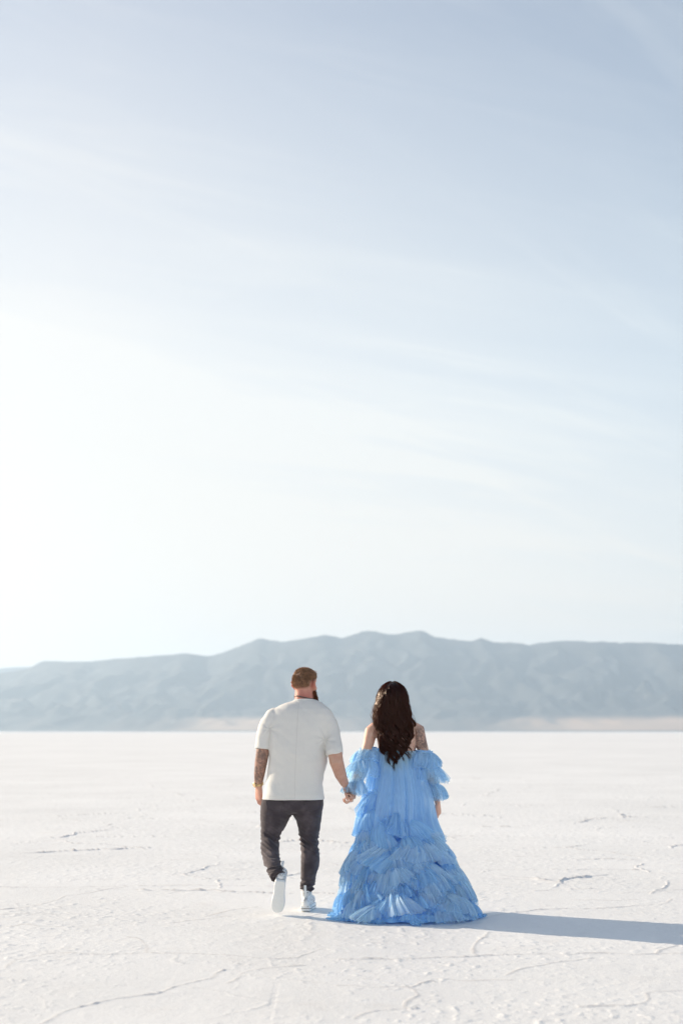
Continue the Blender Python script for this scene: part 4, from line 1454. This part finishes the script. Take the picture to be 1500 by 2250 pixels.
def build_woman():
    rng = np.random.default_rng(21)
    q = P
    bx, _ = px2w(885, 2020, YW - .45)
    wo = empty("person", (bx, YW - .1, 0), "woman with long wavy dark hair in off-shoulder pale blue ruffled tulle gown", "woman")
    skin = skin_material("skin_woman", (0.70, 0.45, 0.34), (0.62, 0.30, 0.22), 0.85)

    # --- body
    head_c = q(862, 1531, YW + .03)
    hp, L, R = build_head(head_c, math.radians(-6), .94, True)
    body = list(hp)
    body.append(tube([q(865, 1592, YW), q(864, 1574, YW + .005), q(863, 1552, YW + .02), q(863, 1538, YW + .03)], [(.060, .055), (.050, .050), (.048, .050), (.05, .055)], n=22))
    tr = [(1580, 846, 884, .050), (1586, 832, 900, .062), (1594, 826, 908, .075), (1608, 826, 914, .088), (1630, 829, 914, .096), (1650, 832, 911, .098), (1690, 838, 906, .085), (1730, 836, 908, .095), (1780, 828, 916, .115), (1800, 830, 914, .11)]
    body.append(tube([q((a + b) / 2, y, YW) for y, a, b, d in tr], [((b - a) / 2 / 288.0, d) for y, a, b, d in tr], flat=True, n=32, ex=2.25, round_ends=(True, False)))
    la = [q(824, 1598, YW), q(815, 1606, YW), q(810, 1630, YW - .02), q(802, 1660, YW - .05), q(795, 1684, YW - .08), q(785, 1710, YW - .14), q(777, 1729, YW - .18)]
    body.append(tube(la, [(.044, .05), (.048, .052), (.043, .046), (.040, .042), (.036, .038), (.033, .034), (.024, .022)], n=20))
    lw = q(775.5, 1735, YW - .192)
    body += hand(lw, (-.14, .04, -1), (-1, -.12, 0), (.1, 1, .1), .88, (50, 54, 58, 62), 1.25, (38, 50))
    ra = [q(908, 1598, YW), q(918, 1603, YW), q(924, 1630, YW - .01), q(932, 1660, YW - .015), q(941, 1690, YW + .0), q(952, 1728, YW - .02), q(959, 1757, YW - .03)]
    body.append(tube(ra, [(.044, .05), (.050, .053), (.045, .048), (.041, .043), (.037, .039), (.033, .035), (.024, .021)], n=20))
    rw = q(961, 1764, YW - .035)
    body.append(tube([ra[-1], rw], [.023, .022], n=12))
    body += hand(rw, (.10, .15, -1), (-.85, .50, 0), (-.50, -.9, 0), .88, (16, 24, 30, 36), 1.2, (28, 22))
    for px, dy in ((866, .05), (900, -.02)):
        body.append(tube([q(px, 1795, YW), q(px, 1880, YW + dy * .6), q(px + 2, 1930, YW - .02 + dy * .3), q(px + 2, 1995, YW - .02 + dy)], [.085, .058, .052, .036], n=16))

    def tat(co):
        d, t = seg_dist(co, ra[0], ra[4])
        xx = co[:, 0] - (px2w(911, 1600, YW)[0])
        return np.where(d < .08, np.clip((t + .02) * 9, 0, 1) * np.clip((xx + .004) * 90, 0, 1), 0) * np.clip((.62 - t) * 9, 0, 1)

    def flush(co):
        h = np.clip(1.2 - np.linalg.norm(co - np.array(rw + V(0, 0, -.09)), axis=1) / .09, 0, 1)
        return h * .5
    bo, bco = fuse("body", body, .0042, 5, skin, wo, None, {'flush': flush, 'tattoo': tat})
    bbv = bvh_of(bo)
    eye_m = bpy.data.materials["eye_white"]; iris_m = bpy.data.materials["iris_dark"]
    for s in (1, -1):
        e = part("eye", *ball(L(s * .031, .082, .008), .0118, None, 10), eye_m, wo)
        part("iris", *ball(L(s * .031, .0905, .008), .0052, None, 8), iris_m, e)

    # --- gown
    blue = (0.53, 0.80, 1.0)
    t_lining = tulle_material("blue_lining", (0.30, 0.62, 0.98), 0.05, 0.20)  # deep blue puts the shade of the gaps between ruffles into the colour
    t_over = tulle_material("blue_tulle", blue, 0.42, 0.32)
    t_ruf = tulle_material("blue_tulle_gathered", (0.43, 0.74, 1.0), 0.22, 0.27, 0.34)  # darker than the loose panels; shade of the folds put into the colour
    t_loose = tulle_material("blue_tulle_loose", (0.64, 0.86, 1.0), 0.34, 0.30, 0.40)  # paler copy for the top layer, light on the folds put into the colour
    t_sl = tulle_material("blue_tulle_sleeve", (0.58, 0.82, 0.998), 0.46, 0.40, 0.30)
    # lining: bodice and skirt in one
    nc, nr = 260, 90
    th = np.linspace(-np.pi, np.pi, nc)
    zz = np.linspace(GZ[-1] + .002, .012, nr)
    TH, ZZ = np.meshgrid(th, zz)
    drop = np.clip((GZ[-1] - .06 - ZZ) / .85, 0, 1)
    fold = (.020 * np.sin(TH * 11 + 1.2 * noise2(TH * 2.2, ZZ * 1.3)) + .010 * np.sin(TH * 23 + 2)) * (.05 + drop ** 1.2)
    G = gown_p(TH.ravel(), ZZ.ravel(), (-.012 + fold).ravel()).reshape(nr, nc, 3)
    # the neckline dips in the middle of the back
    G[:, :, 2] -= (np.clip((ZZ - GZ[-1] + .16) / .16, 0, 1) * (.012 + .016 * np.cos(TH) ** 2 * (np.cos(TH) > 0)))
    gown = mesh_obj("gown", G.reshape(-1, 3) - np.array(root_loc(wo)), grid_faces(nr, nc), t_lining, wo)
    set_uv(gown, nr, nc, 4.0, 4.0)
    gown['label'] = "pale blue off-shoulder tulle gown with ruffled tiers"
    # overskirt: loose tulle that falls from the bodice in long folds
    nc, nr = 300, 70
    th = np.linspace(-np.pi, np.pi, nc); zz = np.linspace(GZ[-1] - .025, .56, nr)
    TH, ZZ = np.meshgrid(th, zz)
    drop = np.clip((GZ[-1] - .025 - ZZ) / .6, 0, 1)
    f1 = np.sin(TH * 7 + 2.2 * noise2(TH * 1.7 + 4, ZZ * .8)) + .5 * np.sin(TH * 19 + 1.1 * noise2(TH * 3, ZZ * 1.1 + 3)) + .25 * np.sin(TH * 43)
    off = .008 + .012 * drop + (.006 + .060 * drop) * (f1 * .55 + .35)
    G = gown_p((TH + .05 * drop * np.cos(TH * 8)).ravel(), ZZ.ravel(), off.ravel()).reshape(nr, nc, 3)
    ov = mesh_obj("overskirt", G.reshape(-1, 3) - np.array(root_loc(gown)), grid_faces(nr, nc), t_over, gown)
    set_uv(ov, nr, nc, 5.0, 3.0)
    # neckline binding
    v_, f_ = [], []
    nk = 90
    for k in range(nk):
        a = -math.pi + 2 * math.pi * k / nk
        zt = GZ[-1] + .002 - (.012 + .016 * math.cos(a) ** 2 * (math.cos(a) > 0))
        p = gown_p(np.array([a]), np.array([GZ[-1]]), 0.0)[0]
        for j in range(6):
            b = 2 * math.pi * j / 6
            v_.append((p[0] + .005 * math.cos(b) * math.sin(a), p[1] - .005 * math.cos(b) * math.cos(a), zt + .007 * math.sin(b)))
    f_ = [tuple(int(i) for i in f) for f in grid_faces(nk, 6, True)] + [((nk - 1) * 6 + j, (nk - 1) * 6 + (j + 1) % 6, (j + 1) % 6, j) for j in range(6)]
    part("neckline", v_, f_, t_lining, gown)

    # tiers of ruffles on the skirt, staggered like shingles; the seams run aslant
    tiers = [(1816, .185, 7), (1848, .19, 7), (1880, .19, 7), (1912, .185, 8), (1944, .175, 8), (1973, .150, 8), (2000, .105, 8)]
    for i, (py, Ln, cnt) in enumerate(tiers):
        for k in range(cnt):
            th0 = -180 + 360.0 / cnt * (k + .5 * (i % 2)) + rng.uniform(-8, 8)
            th0 = (th0 + 180) % 360 - 180
            sg = math.copysign(1, th0) * math.exp(-abs(th0) / 70.0)
            jit = 16 if i < 5 else 5
            skirt_ruffle(th0, 360.0 / cnt * 1.08, py + rng.uniform(-jit, jit), Ln, rng, t_ruf, gown, slant=(-.24 * sg + rng.uniform(-.07, .07)) * (1 if i < 5 else .3),
                         sag=rng.uniform(-.02, .04) if i < 5 else 0, puff=(.062, .066, .064, .060, .056, .052, .044)[i], w1=.205 if i < 6 else .16, step=.100, amp=.014, pool=[] if abs(th0) > 148 else None)
    # loose sheer panels that lie over the tiers
    for th0, py in ((-50, 1830), (-22, 1868), (14, 1836), (36, 1862), (62, 1838), (-70, 1890), (-38, 1924), (-6, 1912), (24, 1930), (52, 1905), (76, 1880), (-58, 1962), (68, 1946), (40, 1968), (-15, 1962), (88, 1925), (-92, 1930), (120, 1880), (-120, 1880), (160, 1900), (-155, 1890), (-32, 1842), (2, 1872), (46, 1832), (-48, 1895), (10, 1900), (34, 1898), (-24, 1906), (-66, 1850), (58, 1872), (-4, 1945), (40, 1940), (-50, 1945), (22, 1978), (-30, 1985), (58, 1980)):
        skirt_ruffle(th0 + rng.uniform(-5, 5), 17, py, rng.uniform(.17, .24), rng, t_loose, gown, slant=rng.uniform(-.08, .08), puff=.058, step=.10, w1=.215, amp=.013, off=.016, pool=[] if abs(th0) > 100 else None)
    for th0, py in ((76, 1826), (80, 1862)):
        skirt_ruffle(th0, 14, py, rng.uniform(.17, .23), rng, t_loose, gown, slant=0.0, puff=.06, step=.12, w1=.17, amp=.015, off=.012)
    hem_frill = []
    for k in range(9):
        th0 = -180 + 40.0 * k + rng.uniform(-6, 6)
        skirt_ruffle(th0, 44, 0.075, .085, rng, t_ruf, gown, puff=.035, w1=.14, step=.085, pool=hem_frill)
    add_fans(hem_frill, t_ruf, gown)
    # the sides carry ruffles higher up
    for th0, span, py, Ln in ((-68, 44, 1744, .17), (-62, 46, 1782, .18), (-100, 46, 1774, .18), (-135, 50, 1764, .18), (135, 50, 1774, .18), (4, 14, 1802, .17)):
        skirt_ruffle(th0, span, py, Ln, rng, t_ruf, gown, slant=-.03 * math.copysign(1, th0), sag=.01, puff=.042, step=.075)

    # --- sleeves: three ruffles down each arm, the first hung from the off-shoulder band
    for arm, sgn in ((la, -1), (ra, 1)):
        sl = bpy.data.objects.new("sleeve", None)
        # a soft inner sleeve carries the ruffles
        ctr = [arm[3] + (arm[2] - arm[3]) * .3] + arm[3:] + [lw if sgn < 0 else rw]
        vv, ff = tube([c_ + V(0, 0, 0) for c_ in ctr[:-1]], [(.054, .058), (.056, .060), (.054, .056), (.048, .050), (.034, .034)], n=40, round_ends=(False, False))
        ff = ff[:-2]
        vv = [v2 + V(0, 0, .004 * math.sin(i * 1.7)) for i, v2 in enumerate(vv)]
        sleeve = part("sleeve", vv, ff, t_sl, gown)
        uvn = sleeve.data.uv_layers.new(name='weave')
        li = np.empty(len(sleeve.data.loops), np.int32); sleeve.data.loops.foreach_get('vertex_index', li)
        uvn.data.foreach_set('uv', np.stack([(li % 40) / 39.0, (li // 40) / 5.0], -1).ravel().astype(np.float32))
        down = V(0, 0, -1)
        if sgn < 0:
            spec = [(q(809, 1648, YW + .0), (arm[3] - arm[2]) * .6 + down * .06, .058, .105, .42, 11, .13), (q(800, 1676, YW - .06), (arm[5] - arm[3]) * .5 + down * .06, .062, .120, .48, 11, .15),
                    (q(782, 1715, YW - .15), (arm[6] - arm[5]) * .5 + down * .05, .034, .100, .42, 8, .10)]
        else:
            spec = [(q(931, 1654, YW - .01), (arm[3] - arm[2]) * .6 + down * .06, .060, .110, .42, 11, .13), (q(938, 1682, YW + .0), (arm[5] - arm[3]) * .5 + down * .06, .062, .130, .50, 11, .15),
                    (q(948, 1722, YW - .01), (arm[6] - arm[5]) * .5 + down * .08, .046, .120, .40, 9, .12)]
        for c_, ax_, r0, Ln, ou, cn, w_ in spec:
            limb_ruffle(c_, ax_, r0, Ln, rng, t_sl, gown, ou, cn, w_, tilt=.012 * sgn)
        # elastic band round the arm
        c0, ax0 = spec[0][0], Vector(spec[0][1]).normalized()
        s1 = (V(1, 0, 0) - ax0 * ax0.x).normalized(); s2 = ax0.cross(s1)
        v_ = []
        for k in range(50):
            a = 2 * math.pi * k / 50
            rd = s1 * math.cos(a) + s2 * math.sin(a)
            for j in range(6):
                b = 2 * math.pi * j / 6
                v_.append(c0 - ax0 * .010 + ax0 * (.012 * sgn * math.cos(a)) + rd * (.057 + .004 * math.cos(b)) + ax0 * .008 * math.sin(b))
        f_ = [tuple(int(i) for i in f) for f in grid_faces(50, 6, True)] + [(49 * 6 + j, 49 * 6 + (j + 1) % 6, (j + 1) % 6, j) for j in range(6)]
        part("arm_band", v_, f_, t_lining, gown)

    # --- hair: long loose waves down the back
    hm = hair_material("dark_brown_hair", (0.018, 0.0075, 0.007), (1.0, 0.36, 0.09), 0.19, 0.33)
    rows = [(1497.5, 862, 4), (1501, 862, 15), (1508, 862, 23), (1518, 862, 29), (1530, 862, 32.5), (1545, 861, 34.5), (1558, 860.5, 37.5), (1572, 862, 39.5), (1585, 864, 40), (1600, 866, 36), (1620, 867, 31), (1640, 869, 27), (1660, 869.5, 25), (1675, 869, 22), (1695, 868, 17)]
    ry = np.array([r[0] for r in rows], float); rc = np.array([r[1] for r in rows], float); rh = np.array([r[2] for r in rows], float)
    by = np.array([1497, 1503, 1512, 1530, 1550, 1570, 1590, 1610, 1640, 1700.])
    bd = np.array([.00, -.065, -.100, -.130, -.132, -.130, -.134, -.138, -.142, -.150])          # how far the hair lies behind the body's plane
    paths, rads = [], []

    def lock(u, layer, y1, wave, ph, n_=26, spread=1.0):
        yy = np.linspace(1497.8 + 7 * max(layer, 0), y1, n_)
        t = np.linspace(0, 1, n_)
        c = np.interp(yy, ry, rc); h = np.interp(yy, ry, rh)
        g = np.clip((yy - 1540) / 90, 0, 1)
        x = c + u * h * (1 - .05 * layer) * (1 + (spread - 1) * g) + wave * g * 2.9 * np.sin((yy - 1500) / 8.3 + ph) + wave * .35 * np.sin((yy - 1500) / 4.3 + ph * 2)
        x = x + np.where(t > .8, (t - .8) * 14 * math.sin(ph * 3), 0)
        round_ = np.sqrt(np.clip(1 - u * u * .96, 0.02, 1))
        top = np.clip((1545 - yy) / 40, 0, 1)
        dep = np.interp(yy, by, bd)
        dep = dep * (round_ * (top + (1 - top) * .55) + (1 - top) * .45) + layer * .06
        Yl = YW + .025 + dep - .010 * g * np.cos((yy - 1500) / 8.3 + ph) * min(wave / 2.0, 1.3)
        pts = []
        for a, b, cY in zip(x, yy, Yl):
            X, Z = px2w(a, b, cY)
            pts.append((X, cY, Z))
        return pts
    for k in range(300):
        u = rng.uniform(-1, 1)
        u = math.copysign(abs(u) ** .85, u)
        layer = rng.uniform(.35, 1.2)
        y1 = 1690 - 40 * abs(u) ** 1.6 - rng.uniform(0, 90)
        ph = 3.1 * 2.3 * round(u * 4.5) / 4.5 + rng.normal(0, .2)
        paths.append(lock(u * .93, layer, y1, rng.uniform(1.5, 2.8), ph)); rads.append(rng.uniform(.005, .009))
    for k in range(470):
        u = rng.uniform(-1, 1)
        u = math.copysign(abs(u) ** .82, u)
        layer = rng.uniform(0, 1) ** 1.6 * .9 - .08
        y1 = 1697 - 30 * abs(u) ** 1.8 - rng.uniform(0, 70) * (.25 + .75 * max(layer, 0))
        ph = 3.1 * 2.3 * round(u * 4.5) / 4.5 + rng.normal(0, .28)
        wv = rng.uniform(1.7, 3.7)
        for j in range(9):
            paths.append(lock(u + rng.normal(0, .022), layer + rng.normal(0, .035), y1 + rng.normal(0, 6), wv + rng.normal(0, .25), ph + rng.normal(0, .10), n_=24, spread=rng.uniform(.97, 1.06))); rads.append(rng.uniform(.0009, .0019))
    for k in range(130):                                            # flyaways
        u = rng.choice([-1, 1]) * rng.uniform(.6, 1.08)
        paths.append(lock(u, -.1 - rng.uniform(0, .2), 1698 - 40 * min(abs(u), 1) ** 2 - rng.uniform(0, 70), rng.uniform(1.5, 4.5), rng.uniform(0, 6), n_=24, spread=rng.uniform(.95, 1.25))); rads.append(.0008)
    for k in range(74):
        u = -1 + 2 * (k + .5) / 74 + rng.normal(0, .03)
        y1 = 1696 - 22 * abs(u) ** 2 - rng.uniform(0, 24)
        ph = 3.1 * 2.3 * round(u * 4.5) / 4.5 + rng.normal(0, .25)
        w_ = rng.uniform(2.2, 3.8)
        for j in range(4):
            paths.append(lock(u + rng.normal(0, .018), -.16 + rng.uniform(-.05, .05), y1 + rng.uniform(-7, 5), w_, ph + rng.normal(0, .10), spread=1.04)); rads.append(rng.uniform(.0016, .0032))
    # locks that hang apart at the edges
    for u, y1, w_, ph in ((-.92, 1660, 3.6, .4), (-.86, 1664, 3.2, 1.0), (-.80, 1672, 3.8, 1.8), (.95, 1652, 3.8, .2), (.90, 1662, 3.4, 1.1), (.84, 1668, 3.6, 2.2), (-.97, 1640, 3.0, 2.6), (1.0, 1640, 3.4, 2.8)):
        for j in range(5):
            paths.append(lock(u + rng.normal(0, .025), -.05 + .05 * j, y1 + rng.uniform(-8, 6), w_, ph + rng.normal(0, .12), spread=1.08)); rads.append(rng.uniform(.0028, .0048))
    # front and sides, and the crown towards the face
    for k in range(160):
        s = 1 if k % 2 else -1
        a = rng.uniform(.1, 1.25)
        ln_ = rng.uniform(.30, .42)
        n_ = 18
        t = np.linspace(0, 1, n_)
        pts = []
        for tt in t:
            if tt < .35:
                w_ = tt / .35
                p = L(s * (.012 + .075 * math.sin(w_ * 1.45)), -.01 + .075 * math.cos(a) * (.5 + .5 * w_), .127 - .085 * (1 - math.cos(w_ * 1.45)) - .01 * math.cos(a))
            else:
                w_ = (tt - .35) / .65
                p = L(s * (.087 + .012 * w_ + .008 * math.sin(w_ * 11 + k)), .075 * math.cos(a) - .02 * w_ + .008 * math.cos(w_ * 11 + k), .045 - ln_ * w_)
            pts.append(p)
        paths.append(pts); rads.append(rng.uniform(.003, .006))
    v, f = strands(paths, rads, 5, 1.35)
    hair = part("hair", v, f, hm, wo)
    # scalp under the locks
    sc = [ball(L(0, -.018, .030), (.076, .094, .084), R), ball(L(0, -.045, -.02), (.068, .062, .085), R)]
    sm = plain_material("dark_scalp", (0.016, 0.008, 0.007), 0.8)
    part("scalp", *merge(sc), sm, hair)
    return wo


build_woman()
